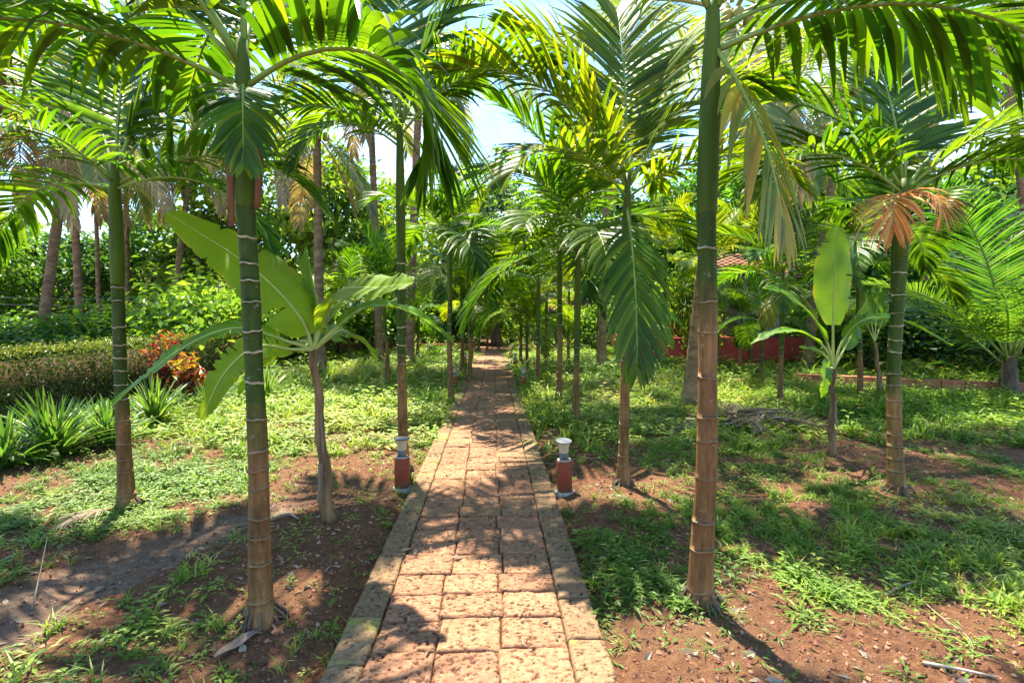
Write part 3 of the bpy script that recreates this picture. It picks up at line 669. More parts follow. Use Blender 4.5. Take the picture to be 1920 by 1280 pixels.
def coconut(label, base, top, Y, w, seed=1, n=15, group='tall coconut palms behind the garden', fs=1.0, keys=None, nuts=5, bend=0.25, zbase=None, bark='cocobark'):
    b = P(base[0], base[1], Y) if zbase is None else Vector(base)
    b.z = gz1(b.x, b.y) - 0.05
    t = P(top[0], top[1], Y) - b; rs = random.Random(seed)
    th = thing('coconut_palm', label, 'palm tree', b, group=group)
    mb = MB(); K = max(12, int(t.z / 0.14)); pts = []; rad = []
    for k in range(K + 1):
        s = k / K; sx = s ** (1 + bend)
        for o_, rr_ in ((0, 1.05), (0.6, 0.95)):
            if k == K and o_: break
            s2 = (k + o_) / K; sx = s2 ** (1 + bend)
            pts.append((t.x * sx, t.y * sx, t.z * s2)); rad.append(w * 0.5 * rr_ * (1.0 - 0.28 * s2 + 0.7 * math.exp(-s2 * t.z / 0.25)))
    mb.tube(pts, rad, 10)
    obj('trunk', mb.mesh('trunk', [M[bark]]), th)
    a0 = rs.uniform(0, 360)
    for i in range(n):
        key = ('c', keys[i % len(keys)]) if keys else ('c', min(8, int(i * 8.6 / n + rs.uniform(0, 0.7))))
        az = a0 + i * 137.5 + rs.uniform(-14, 14)
        off = Vector((math.cos(R(az)), math.sin(R(az)), 0)) * w * 0.3
        place_frond(th, key, t + off + Vector((0, 0, 0.1 - 0.03 * i)), az, fs * rs.uniform(0.9, 1.1), roll=rs.uniform(-12, 12))
    for i in range(nuts):
        az = rs.uniform(0, 6.28); nb = MB()
        nb.lathe([(0.001, -0.12), (0.06, -0.1), (0.095, -0.03), (0.09, 0.04), (0.05, 0.1), (0.001, 0.12)], 8)
        obj('coconut', nb.mesh('coconut', [M['nut']]), th, t + Vector((math.cos(az) * 0.22, math.sin(az) * 0.22, -0.15 - 0.1 * rs.random())))
    return th

coconut('coconut palm behind the left row with brown drooping fronds above the path', (768, 690), (792, 45), 15.5, 0.26, seed=41, n=13)
coconut('coconut palm with grey ringed trunk close behind the nearest right palm', (1290, 774), (1376, 20), 8.5, 0.22, seed=42, n=12, bend=0.1)
coconut('coconut palm trunk leaning right between the red plinth and banana leaf', (1513, 698), (1590, 160), 14.5, 0.27, seed=43)
coconut('stout leaning coconut palm at far left with a pinkish trunk behind the hedge', (68, 668), (140, 190), 14, 0.27, seed=44, bend=0.05)
coconut('upright coconut palm second from the left edge behind the hedge', (152, 650), (132, 235), 18, 0.26, seed=45)
coconut('slender mottled palm third from the left edge behind the hedge', (188, 650), (176, 270), 20, 0.17, seed=46, n=12, fs=0.8)
coconut('coconut palm hidden mostly behind the far left areca stem', (240, 640), (236, 240), 22, 0.24, seed=47, n=13)
coconut('tilted coconut palm right of the far left areca stem', (312, 625), (366, 240), 20, 0.24, seed=48, bend=0.0)
coconut('short leaning coconut palm trunk beside the tilted one', (345, 610), (368, 270), 24, 0.24, seed=49, n=12, bend=0.0)
coconut('coconut palm with dark knobbly trunk directly behind the left banana plant', (600, 655), (594, 240), 14, 0.26, seed=50, n=13, fs=0.75)
coconut('tall coconut palm with fronds reaching in at the top right corner', (1945, 690), (1870, 10), 15, 0.26, seed=51)
coconut('tall coconut palm with fronds reaching in at the top left corner', (-70, 690), (15, 60), 12.5, 0.26, seed=52)
coconut('coconut palm with pale fronds above the middle of the right garden', (1610, 660), (1480, 190), 19, 0.26, seed=53)
coconut('tall coconut palm behind the hanging frond palm, pale crown above it', (1128, 690), (1150, 35), 15, 0.24, seed=55, n=11)
coconut('tall coconut palm behind the thin palm on the left grass', (712, 690), (690, 95), 17, 0.24, seed=56, n=11)
coconut('tall coconut palm behind the orange frond palm, crown at the top right', (1735, 680), (1705, 40), 17, 0.25, seed=57, n=11)
yc = coconut('young coconut palm with short scaly stem and long arching fronds at right edge', (1890, 748), (1893, 668), 10.0, 0.28, seed=54, n=10, keys=[9, 9, 10, 9, 10, 9, 10, 9, 9, 10], nuts=0, fs=1.3, bend=0.0, bark='bark')

# ------------------------------------------------------------------ banana plants
def catmull(pts, n):
    pts = [Vector(p) for p in pts]; q = [pts[0] * 2 - pts[1]] + pts + [pts[-1] * 2 - pts[-2]]
    out = []
    for i in range(n + 1):
        f = i / n * (len(pts) - 1); k = min(int(f), len(pts) - 2); t = f - k
        a, b, c, d = q[k], q[k + 1], q[k + 2], q[k + 3]
        out.append(0.5 * ((2 * b) + (c - a) * t + (2 * a - 5 * b + 4 * c - d) * t * t + (3 * b - a - 3 * c + d) * t ** 3))
    return out
def banana_leaf(th, pts, hw, ref, petiole=0.18, fold=0.35, seed=0, tear=0.25, mat='banana', tint=0.5, ripple=0.006, rr=0.011):
    """pts: centre line in the plant's own space, hw: half width, ref: where the upper face looks"""
    rs = random.Random(seed); n = 88; c = catmull(pts, n); ref = Vector(ref).normalized()
    mb = MB(); V = []; A = []; cols = 5; k0 = int(petiole * n)
    notch = {}
    for sd in (-1, 1):
        for k in range(n + 1): notch[(sd, k)] = 1.0 - (rs.uniform(0.1, 0.45) if rs.random() < tear * 0.35 else rs.uniform(0, 0.03))
    for k in range(k0, n + 1):
        u = (k - k0) / (n - k0); t = (c[min(k + 1, n)] - c[max(k - 1, 0)]).normalized()
        w = t.cross(ref)
        if w.length < 0.05: w = t.cross(Vector((0.3, -1, 0.2)))
        w.normalize(); nn = w.cross(t)
        prof = (math.sin(math.pi * min(1, (u * 0.93 + 0.03)) ** 0.78)) ** 0.62 if u < 0.985 else 0.12
        for j in range(-cols, cols + 1):
            v = j / cols; sd = 1 if j >= 0 else -1
            x = abs(v) * hw * prof * notch[(sd, k)] if abs(v) > 0.7 else abs(v) * hw * prof
            p = c[k] + w * (sd * x * math.cos(fold)) + nn * (x * math.sin(fold) - 0.25 * x * x / max(hw, 0.01)) + nn * ripple * 1.6 * math.sin(k * 0.33 + j * 0.4 + seed) * abs(v)
            V.append(tuple(p)); A.append(1.0 if abs(j) == cols and math.sin(k * 0.37 + seed * 3 + j) > 0.1 else min(0.8, max(0, tint * 0.8 + 0.2 * (1 - abs(v)) + 0.06 * math.sin(k * 2.3 + seed))))
    m = 2 * cols + 1
    cut = {}
    for sd in (0, 1):
        for i in range(6, n - k0 - 2):
            if rs.random() < tear * 0.22: cut[(sd, i)] = rs.randint(1, cols - 1)
    Q = [(i * m + j, i * m + j + 1, (i + 1) * m + j + 1, (i + 1) * m + j) for i in range(n - k0) for j in range(m - 1)
         if not (j < cut.get((0, i), 0) or j >= m - 1 - cut.get((1, i), 0))]
    mb.add(V, Q, a=A)
    lf = obj('leaf', mb.mesh('leaf', [M[mat]]), th)
    rb = MB(); rb.tube([tuple(p) for p in c[::2]], [rr * (1.5 - 1.35 * i / (n / 2)) for i in range(n // 2 + 1)], 6)
    obj('midrib', rb.mesh('midrib', [M['rib_banana']]), lf)
    return lf
def banana(label, base, stem_top, w, seed, group='banana plants'):
    b = G(*base); b.z = gz1(b.x, b.y) - 0.02
    th = thing('banana_plant', label, 'banana plant', b, group=group)
    t = P(stem_top[0], stem_top[1], b.y) - b; mb = MB(); pts = []; rad = []
    for k in range(15):
        s = k / 14; pts.append((t.x * s + 0.012 * math.sin(k * 1.1 + seed), t.y * s + 0.01 * math.cos(k * 1.7), t.z * s))
        rad.append(w * 0.5 * (1.05 - 0.45 * s + 0.45 * math.exp(-k / 1.6) + 0.05 * math.sin(k * 2.3 + seed)))
    mb.tube(pts, rad, 12); obj('stem', mb.mesh('stem', [M['banana_stem']]), th)
    for j in range(4):                      # peeling sheath strips
        fb = MB(); rs = random.Random(seed * 7 + j); k = rs.randint(3, 10); a = rs.uniform(3.6, 5.8)
        q = Vector(pts[k]) + Vector((math.cos(a), math.sin(a), 0)) * rad[k] * 1.02
        V = []
        for i in range(5):
            z = -0.07 * i; o_ = 0.006 * i * i * 0.3
            for sx in (-1, 1): V.append((q.x + sx * 0.012 * (1 - i * 0.15) + math.cos(a) * o_, q.y + math.sin(a) * (o_ + 0.006), q.z + z))
        fb.add(V, [(2 * i, 2 * i + 1, 2 * i + 3, 2 * i + 2) for i in range(4)], a=0.4)
        obj('dry_sheath', fb.mesh('dry_sheath', [M['dry']]), th)
    return th, b, t
th, b, t = banana('large banana plant left of the path with broad leaves around the near palm stem', (617, 988), (588, 655), 0.085, 3)
def Q3(px, py, dy=0.0): return P(px, py, b.y + dy) - b
banana_leaf(th, [t, Q3(560, 590, -0.03), Q3(470, 500, -0.06), Q3(312, 398, -0.1)], 0.235, (0.35, -0.75, 0.6), 0.15, 0.15, 1, tint=0.6)
banana_leaf(th, [t, Q3(540, 640, -0.1), Q3(440, 615, -0.25), Q3(330, 660, -0.3), Q3(212, 758, -0.3)], 0.115, (-0.3, -0.55, 0.8), 0.3, 0.3, 2, tint=0.35, tear=0.5)
banana_leaf(th, [t, Q3(545, 655, -0.15), Q3(480, 650, -0.4), Q3(420, 700, -0.55), Q3(378, 785, -0.6)], 0.10, (0.55, -0.6, 0.6), 0.25, 0.2, 3, tint=0.5, tear=0.5)
banana_leaf(th, [t, Q3(598, 590, 0.05), Q3(586, 530, 0.1), Q3(575, 462, 0.12)], 0.10, (-0.6, -0.8, 0.1), 0.25, 0.9, 4, tint=0.7)
banana_leaf(th, [t, Q3(606, 600, -0.05), Q3(640, 545, -0.35), Q3(712, 540, -0.65), Q3(775, 530, -0.8)], 0.19, (0.05, -0.65, 0.75), 0.2, 0.25, 5, tint=0.5)
banana_leaf(th, [t, Q3(625, 620, 0.05), Q3(690, 575, 0.15), Q3(770, 585, 0.2), Q3(850, 640, 0.25)], 0.095, (0.2, -0.25, 0.95), 0.3, 0.5, 6, tint=0.35)
banana_leaf(th, [t, Q3(615, 635, 0.2), Q3(645, 620, 0.5), Q3(690, 650, 0.7), Q3(712, 690, 0.75)], 0.13, (0.5, 0.3, 0.8), 0.25, 0.3, 7, tint=0.45, tear=0.5)
banana_leaf(th, [t, Q3(575, 640, 0.1), Q3(530, 650, 0.35), Q3(480, 690, 0.5), Q3(450, 740, 0.5)], 0.12, (-0.5, 0.2, 0.8), 0.3, 0.3, 8, tint=0.5)
banana_leaf(th, [t, Q3(600, 600, 0.25), Q3(560, 560, 0.55), Q3(520, 560, 0.85)], 0.12, (-0.3, 0.5, 0.8), 0.25, 0.3, 9, tint=0.6)

th, b, t = banana('banana plant on the right with one tall upright sunlit leaf', (1558, 858), (1563, 690), 0.075, 5)
banana_leaf(th, [t, Q3(1562, 640), Q3(1563, 560, 0.02), Q3(1566, 490, 0.04), Q3(1570, 424, 0.1)], 0.235, (0.1, -0.98, 0.15), 0.36, 0.12, 11, tint=0.7, tear=0.1)
banana_leaf(th, [t, Q3(1550, 640, -0.1), Q3(1520, 590, -0.2), Q3(1470, 550, -0.25), Q3(1430, 540, -0.25)], 0.13, (-0.4, -0.35, 0.85), 0.25, 0.35, 12, tint=0.4)
banana_leaf(th, [t, Q3(1545, 650, 0.1), Q3(1500, 622, 0.1), Q3(1450, 625, 0.1), Q3(1408, 645, 0.1)], 0.11, (-0.2, -0.2, 0.95), 0.3, 0.4, 13, tint=0.4)
banana_leaf(th, [t, Q3(1580, 640, -0.05), Q3(1620, 600, -0.1), Q3(1690, 600, -0.1), Q3(1785, 648, -0.1)], 0.115, (0.2, -0.3, 0.95), 0.3, 0.4, 14, tint=0.45)
banana_leaf(th, [t, Q3(1556, 690, -0.12), Q3(1548, 690, -0.25), Q3(1546, 715, -0.3), Q3(1538, 745, -0.3)], 0.10, (0.4, -0.85, 0.2), 0.25, 0.4, 15, tint=0.3, tear=0.3)
banana_leaf(th, [t, Q3(1585, 650, 0.2), Q3(1605, 610, 0.4), Q3(1625, 560, 0.5)], 0.11, (0.6, 0.2, 0.7), 0.3, 0.3, 16, tint=0.5)
banana_leaf(th, [t, Q3(1550, 670, 0.1), Q3(1530, 655, 0.15), Q3(1498, 650, 0.15)], 0.05, (0.0, -0.5, 0.8), 0.25, 0.2, 17, tint=0.7)

th, b, t = banana('small banana plant in front of the red house seen beside the hanging frond', (1222, 728), (1221, 648), 0.09, 6)
for i, (ax_, ay, dy) in enumerate([(1212, 560, 0.0), (1280, 610, 0.2), (1165, 620, -0.2), (1262, 655, -0.3), (1190, 590, 0.4), (1245, 575, 0.3)]):
    m = Q3((ax_ + 1221) / 2, (ay + 600) / 2 - 12, dy * 0.5)
    banana_leaf(th, [t, m, Q3(ax_, ay, dy)], 0.16, (0.1 * (i - 2), -0.6, 0.8), 0.2, 0.3, 20 + i, tint=0.5)
th, b, t = banana('thin brown banana stem with few leaves behind the orange frond palm', (1652, 742), (1640, 640), 0.10, 8)
for i, (ax_, ay, dy) in enumerate([(1610, 560, 0.2), (1690, 590, 0.2), (1652, 540, 0.3), (1600, 640, 0.1)]):
    m = Q3((ax_ + 1640) / 2, (ay + 590) / 2 - 10, dy * 0.5)
    banana_leaf(th, [t, m, Q3(ax_, ay, dy)], 0.15, (0.2 * (i - 1), -0.6, 0.8), 0.2, 0.3, 30 + i, tint=0.5, tear=0.5)

# ------------------------------------------------------------------ garden lights
M['red_paint'] = plain_mat('red_oxide_paint', (0.165, 0.028, 0.013), (0.26, 0.058, 0.028), 9, 0.7, 0.3, 0.25, 0.004, stretch=(1, 1, 0.5), var=(0.9, 1.1))
_n, _l = M['red_paint'].node_tree.nodes, M['red_paint'].node_tree.links
_b = next(q for q in _n if q.type == 'BSDF_PRINCIPLED'); _src = _b.inputs['Base Color'].links[0].from_socket
_t = _n.new('ShaderNodeTexCoord'); _x = _n.new('ShaderNodeSeparateXYZ'); _l.new(_t.outputs['Object'], _x.inputs[0])
_m = _n.new('ShaderNodeMath'); _m.operation = 'MULTIPLY_ADD'; _m.inputs[1].default_value = -3.2; _l.new(_x.outputs['Z'], _m.inputs[0]); _l.new(noise(_n, _l, 16, 6, 0.7), _m.inputs[2])
_l.new(mixc(_n, _l, ramp(_n, _l, _m.outputs[0], [(0.12, 0.0), (0.4, 0.85)]), _src, (0.17, 0.085, 0.045)), _b.inputs['Base Color'])
M['collar'] = plain_mat('weathered_grey_metal', (0.06, 0.075, 0.08), (0.14, 0.15, 0.15), 12, 0.5, 0.5)
M['lens'] = plain_mat('cream_diffuser', (0.42, 0.33, 0.19), (0.58, 0.48, 0.31), 10, 0.4, 0.5)
M['cap'] = plain_mat('pale_cap', (0.10, 0.115, 0.13), (0.19, 0.21, 0.235), 8, 0.35, 0.5)
M['cement'] = plain_mat('cement', (0.25, 0.22, 0.19), (0.4, 0.35, 0.3), 20, 0.9, 0.2, 0.5)
def lathe_mesh(name, prof, mat, n=28, rib=0):
    mb = MB(); mb.lathe(prof, n)
    me = mb.mesh(name, [M[mat]]); return me
ribbed = MB(); V = []; Q = []; n = 56; pr = [(0.037, 0), (0.039, 0.03), (0.043, 0.055), (0.05, 0.075), (0.062, 0.095)]
for r_, z_ in pr:
    for j in range(n): V.append(((r_ + (0.0022 if j % 2 else 0)) * math.cos(2 * math.pi * j / n), (r_ + (0.0022 if j % 2 else 0)) * math.sin(2 * math.pi * j / n), z_))
Q = [(i * n + j, i * n + (j + 1) % n, (i + 1) * n + (j + 1) % n, (i + 1) * n + j) for i in range(4) for j in range(n)]
ribbed.add(V, Q)
LM = dict(post=lathe_mesh('post', [(0.001, -0.06), (0.066, -0.06), (0.066, 0.28), (0.063, 0.286), (0.05, 0.287), (0.001, 0.287)], 'red_paint'),
          rim=lathe_mesh('rim', [(0.044, 0.286), (0.061, 0.287), (0.061, 0.297), (0.050, 0.301), (0.044, 0.300)], 'cement'),
          collar=lathe_mesh('collar', [(0.036, 0.287), (0.036, 0.3), (0.039, 0.302), (0.039, 0.352), (0.036, 0.355), (0.03, 0.356)], 'collar'),
          lens=ribbed.mesh('diffuser', [M['lens']]),
          cap=lathe_mesh('cap', [(0.001, 0.0), (0.066, 0.0), (0.071, 0.004), (0.071, 0.009), (0.062, 0.013), (0.001, 0.015)], 'cap'),
          foot=lathe_mesh('footing', [(0.10, -0.04), (0.095, 0.015), (0.07, 0.022), (0.066, 0.022)], 'cement', 9))
lights = [((768, 915), 'red based garden light left of the path, the nearer of the left side', 3, 0.02),
          ((1043, 924), 'red based garden light right of the path, the nearest one with tilted cap', -8, -0.06),
          ((861, 727), 'second garden light on the left, beside the slim palm stem', 4, 0),
          ((975, 731), 'second garden light on the right side of the path', 0, 0),
          ((957, 692), 'third garden light on the right side of the path', 0, 0),
          ((888, 690), 'third garden light on the left, behind a palm stem at the kerb', 0, 0),
          ((948, 672), 'farthest garden light on the right, near the path end', 0, 0)]
for (px, py), lab, tl, ln in lights:
    p = G(px, py); x = p.x
    if abs(x) < 0.72: x = math.copysign(0.72, x)
    th = thing('garden_light', lab, 'garden light', (x, p.y, gz1(x, p.y)), rnd.uniform(0, 6), group='garden lights along the path')
    th.rotation_euler.x = ln * 0.5
    obj('footing', LM['foot'], th); obj('post', LM['post'], th); obj('rim', LM['rim'], th); obj('collar', LM['collar'], th)
    obj('diffuser', LM['lens'], th, (0, 0, 0.355)); obj('cap', LM['cap'], th, (0, 0, 0.452), rot=(0, R(tl), 0))

# ------------------------------------------------------------------ leafy trees, bushes, hedge
def leaf_cards(C, N, L, W, rs, fold=0.25):
    """diamond leaves: centres C, normals N, length L, width W -> verts, quads(2 tris each as quads)"""
    k = len(C)
    N = N / np.linalg.norm(N, axis=1, keepdims=True)
    a = rs.normal(size=(k, 3)); a -= (a * N).sum(1, keepdims=True) * N; a /= np.linalg.norm(a, axis=1, keepdims=True)
    b = np.cross(N, a)
    L = np.broadcast_to(L, (k,))[:, None]; W = np.broadcast_to(W, (k,))[:, None]
    p0 = C - a * L * 0.5; p2 = C + a * L * 0.5 - N * L * 0.18
    p1 = C + b * W * 0.5 + N * W * fold; p3 = C - b * W * 0.5 + N * W * fold
    m0 = C - a * L * 0.08
    V = np.stack([p0, p1, p2, p3], 1).reshape(-1, 3)
    I = np.arange(k)[:, None] * 4
    T = np.concatenate([I + [0, 1, 2], I + [0, 2, 3]], 0)
    return V, T
def crown_mesh(name, mat, seed, rx=1.0, rz=0.8, clumps=46, per=95, leaf=0.10, bottom=-0.75, spread=0.22):
    rs = np.random.RandomState(seed); C = []; Nn = []; tint = []
    for i in range(clumps):
        d = rs.normal(size=3); d /= np.linalg.norm(d)
        if d[2] < bottom: d[2] = -d[2]
        r = rs.uniform(0.45, 1.0) ** 0.6 * (1 + 0.25 * math.sin(3 * d[0] + seed) * math.cos(4 * d[1]))
        c = d * r * np.array([rx, rx, rz])
        sg = spread * rs.uniform(0.6, 1.3); ct = rs.uniform(0.15, 0.85)
        pts = rs.normal(size=(per, 3)) * sg * np.array([1, 1, 0.6])
        C.append(c + pts); n = rs.normal(size=(per, 3)) * 0.7 + np.array([0, 0, 0.9]) + 0.5 * d
        Nn.append(n); tint.append(np.clip(ct + rs.normal(size=per) * 0.16, 0, 1))
    C = np.concatenate(C); Nn = np.concatenate(Nn); tint = np.concatenate(tint)
    k = len(C); L = leaf * rs.uniform(0.7, 1.3, k)
    V, T = leaf_cards(C, Nn, L, L * rs.uniform(0.4, 0.6, k), rs)
    return fastmesh(name, V, T, [M[mat]], attr={'tint': np.repeat(tint, 4)}, smooth=False)
CR = {}
for i, mt in enumerate(('tree', 'tree_light', 'tree_dark')):
    for j in range(2): CR[(mt, j)] = crown_mesh('crown', mt, 20 + 5 * i + j, leaf=0.105, clumps=46, per=85, spread=0.17)
BU = {}
for i, mt in enumerate(('tree', 'tree_light', 'tree_dark')):
    for j in range(2): BU[(mt, j)] = crown_mesh('foliage', mt, 60 + 5 * i + j, leaf=0.15, clumps=34, per=75, bottom=-0.3, spread=0.26)
def tree(label, x, y, h, rx, rz, mt, j, tr=0.14, lean=(0, 0), group='leafy trees behind the garden', seed=1):
    rs = random.Random(seed); z0 = gz1(x, y) - 0.05
    th = thing('leafy_tree', label, 'tree', (x, y, z0), group=group)
    mb = MB(); cz = h - rz
    top = Vector((lean[0], lean[1], cz))
    pts = [(top.x * s + 0.15 * math.sin(s * 4 + seed), top.y * s + 0.1 * math.cos(s * 5), cz * s) for s in np.linspace(0, 1, 9)]
    mb.tube(pts, [tr * (1.35 * math.exp(-k / 1.2) * 0.5 + 1 - 0.075 * k) for k in range(9)], 9)
    for i in range(9):
        s = rs.uniform(0.45, 0.98); p = Vector(pts[int(s * 8)]); a = i * 2.4 + rs.uniform(-0.4, 0.4)
        e = top + Vector((math.cos(a) * rx * 0.75, math.sin(a) * rx * 0.75, rs.uniform(-0.4, 0.6) * rz))
        m_ = p.lerp(e, 0.5) + Vector((0, 0, 0.15 * rx))
        mb.tube([p, p.lerp(m_, 0.5), m_, m_.lerp(e, 0.5), e], [tr * 0.45, tr * 0.36, tr * 0.27, tr * 0.18, tr * 0.06], 6)
    obj('trunk', mb.mesh('trunk', [M['bark']]), th)
    obj('crown', CR[(mt, j)], th, (top.x, top.y, cz), rs.uniform(0, 6.28), scale=(rx, rx, rz / 0.8))
    return th
def bush(label, x, y, rx, h, mt, j, group='shrubs under the trees', seed=1):
    rs = random.Random(seed)
    th = thing('shrub', label, 'shrub', (x, y, gz1(x, y)), group=group)
    mb = MB()
    for i in range(5):
        a = i * 1.3 + seed; mb.tube([(0, 0, -0.03), (math.cos(a) * rx * 0.25, math.sin(a) * rx * 0.25, h * 0.4), (math.cos(a) * rx * 0.5, math.sin(a) * rx * 0.5, h * 0.75)], [0.02 * h, 0.014 * h, 0.006 * h], 5)
    obj('stems', mb.mesh('stems', [M['bark']]), th)
    obj('foliage', BU[(mt, j)], th, (0, 0, h * 0.45), rs.uniform(0, 6.28), scale=(rx, rx, h * 0.62))
    return th
def at_px(px, d): return (CAM.x + (px - 925) / 1000 * d, d)

T_ = [ (520, 24, 9.5, 3.4, 3.2, 'tree_light', 0, 'light green broadleaf tree behind the left banana plant'),
       (440, 23, 6.0, 2.6, 2.2, 'tree', 0, 'rounded green tree behind the tilted coconut palms'),
       (640, 27, 9.0, 3.6, 3.2, 'tree', 1, 'green tree filling the gap between the left palms'),
       (300, 30, 6.8, 3.6, 2.6, 'tree', 1, 'low green tree far behind the left coconut trunks'),
       (120, 27, 5.6, 3.6, 2.2, 'tree_dark', 1, 'wide dark tree behind the leftmost coconut trunks'),
       (-40, 22, 5.4, 2.8, 2.2, 'tree', 1, 'green tree cut by the left edge of the picture'),
       (10, 36, 8.0, 4.0, 3.0, 'tree_light', 1, 'pale tree far behind at the left edge'),
       (760, 33, 9.0, 4.0, 3.4, 'tree_light', 1, 'sunny tree left of the far end of the path'),
       (930, 25.5, 6.2, 3.0, 2.3, 'tree_dark', 0, 'dark trunked tree closing the view at the path end'),
       (905, 40, 11.2, 4.6, 4.0, 'tree_dark', 1, 'tall domed tree showing against the sky over the path'),
       (1060, 33, 9.5, 4.0, 3.6, 'tree', 0, 'green tree right of the path end behind the palms'),
       (1190, 27, 8.0, 3.6, 3.2, 'tree_dark', 1, 'dark tree behind the small tiled house'),
       (1330, 28, 9.0, 4.0, 3.4, 'tree', 1, 'green tree rising behind the house with red plinth'),
       (1480, 30, 9.6, 4.2, 3.8, 'tree_light', 0, 'pale green tree behind the right house corner'),
       (1640, 22, 7.5, 3.6, 3.0, 'tree', 0, 'green tree behind the orange frond palm'),
       (1780, 19, 6.2, 3.0, 2.6, 'tree_dark', 0, 'dense dark tree behind the young coconut palm'),
       (1900, 22, 8.0, 3.8, 3.2, 'tree_light', 1, 'pale tree behind the right edge of the garden'),
       (2050, 20, 7.5, 3.6, 3.0, 'tree', 1, 'green tree just beyond the right edge of the picture')]
for i, (px, d, h, rx, rz, mt, j, lab) in enumerate(T_):
    x, y = at_px(px, d); tree(lab, x, y, h, rx, rz, mt, j, tr=0.22 if 'dark trunked' in lab else 0.15, seed=70 + i)
B_ = [(-30, 11, 1.4, 1.3, 'tree_dark', 0, 'dark shrub at the left edge behind the hedge'),
      (30, 13, 1.3, 1.4, 'tree', 0, 'green shrub behind the hedge beside the leaning coconut trunk'),
      (110, 15, 1.4, 1.45, 'tree_dark', 1, 'dark shrub between the two leftmost coconut trunks'),
      (175, 13.5, 1.1, 1.35, 'tree', 0, 'green shrub under the slender mottled palm'),
      (250, 15, 1.5, 1.6, 'tree', 1, 'green shrub behind the hedge beside the far left areca stem'),
      (330, 16, 1.7, 1.9, 'tree', 1, 'green shrub behind the red croton'),
      (400, 14, 1.5, 2.3, 'tree_light', 0, 'sunny shrub behind the left banana leaf'),
      (455, 17, 1.9, 2.8, 'tree', 0, 'tall green shrub behind the nearest left palm stem'),
      (540, 18, 2.0, 2.8, 'tree_light', 1, 'pale shrub behind the left banana crown'),
      (640, 20, 1.9, 2.4, 'tree', 1, 'green shrub right of the left banana plant'),
      (690, 22, 1.7, 2.2, 'tree_dark', 0, 'dark shrub on the bank beyond the left grass'),
      (745, 24, 1.6, 2.6, 'tree', 0, 'green shrub behind the palm at the left garden light'),
      (800, 26.5, 1.8, 2.4, 'tree_dark', 1, 'dark shrub behind the far left palms of the row'),
      (860, 28, 1.8, 2.2, 'tree', 1, 'green shrub left of the tree at the path end'),
      (960, 27.5, 1.5, 1.8, 'tree_light', 0, 'bright low shrub right of the tree at the path end'),
      (1090, 24, 1.5, 1.7, 'tree_light', 1, 'light green shrub before the small tiled house'),
      (1150, 22, 1.5, 2.2, 'tree', 0, 'green shrub between the two houses'),
      (1200, 19.5, 1.2, 1.6, 'tree_dark', 1, 'dark shrub behind the small banana plant'),
      (1280, 17.3, 0.85, 3.0, 'tree', 1, 'green shrub against the left end of the house'),
      (1322, 15.9, 0.55, 1.9, 'tree_light', 0, 'pale shrub at the left corner of the red plinth'),
      (1580, 17, 1.4, 2.0, 'tree_light', 0, 'pale shrub behind the upright banana leaf'),
      (1640, 14.5, 1.1, 1.5, 'tree', 0, 'green shrub behind the thin brown banana stem'),
      (1720, 14.5, 1.5, 1.7, 'tree_dark', 0, 'dark shrub behind the orange tinted kerb'),
      (1800, 14, 1.5, 1.9, 'tree_dark', 1, 'dark shrub left of the young coconut stem'),
      (1890, 14.5, 1.5, 2.3, 'tree', 1, 'green shrub behind the young coconut palm'),
      (1980, 13, 1.5, 2.2, 'tree_dark', 0, 'dark shrub at the right edge of the picture')]
for i, (px, d, rx, h, mt, j, lab) in enumerate(B_):
    x, y = at_px(px, d); bush(lab, x, y, rx, h, mt, j, seed=120 + i)

# far belt of woodland that reads as one mass
fw = np.random.RandomState(5); k = 42000
ang = fw.uniform(-62, 62, k); dd = fw.uniform(43, 54, k)
hh = 2.5 + 7 * fbm(ang, ang * 0, 7, 77, 4)
zz = fw.uniform(0, 1, k) ** 0.8 * hh
C = np.stack([np.sin(np.radians(ang)) * dd, np.cos(np.radians(ang)) * dd, zz], -1)
V, T = leaf_cards(C, fw.normal(size=(k, 3)) + [0, -0.3, 0.8], fw.uniform(0.5, 1.0, k), fw.uniform(0.3, 0.6, k), fw)
o = obj('far_wood', fastmesh('far_wood', V, T, [M['tree_light']], attr={'tint': np.repeat(np.clip(fbm(ang, zz, 2.5, 88, 3) * 1.6 - 0.3 + fw.normal(size=k) * 0.1, 0, 1), 4)}, smooth=False))
tag(o, 'far belt of green woodland closing the view behind the garden', 'woodland', kind='stuff')

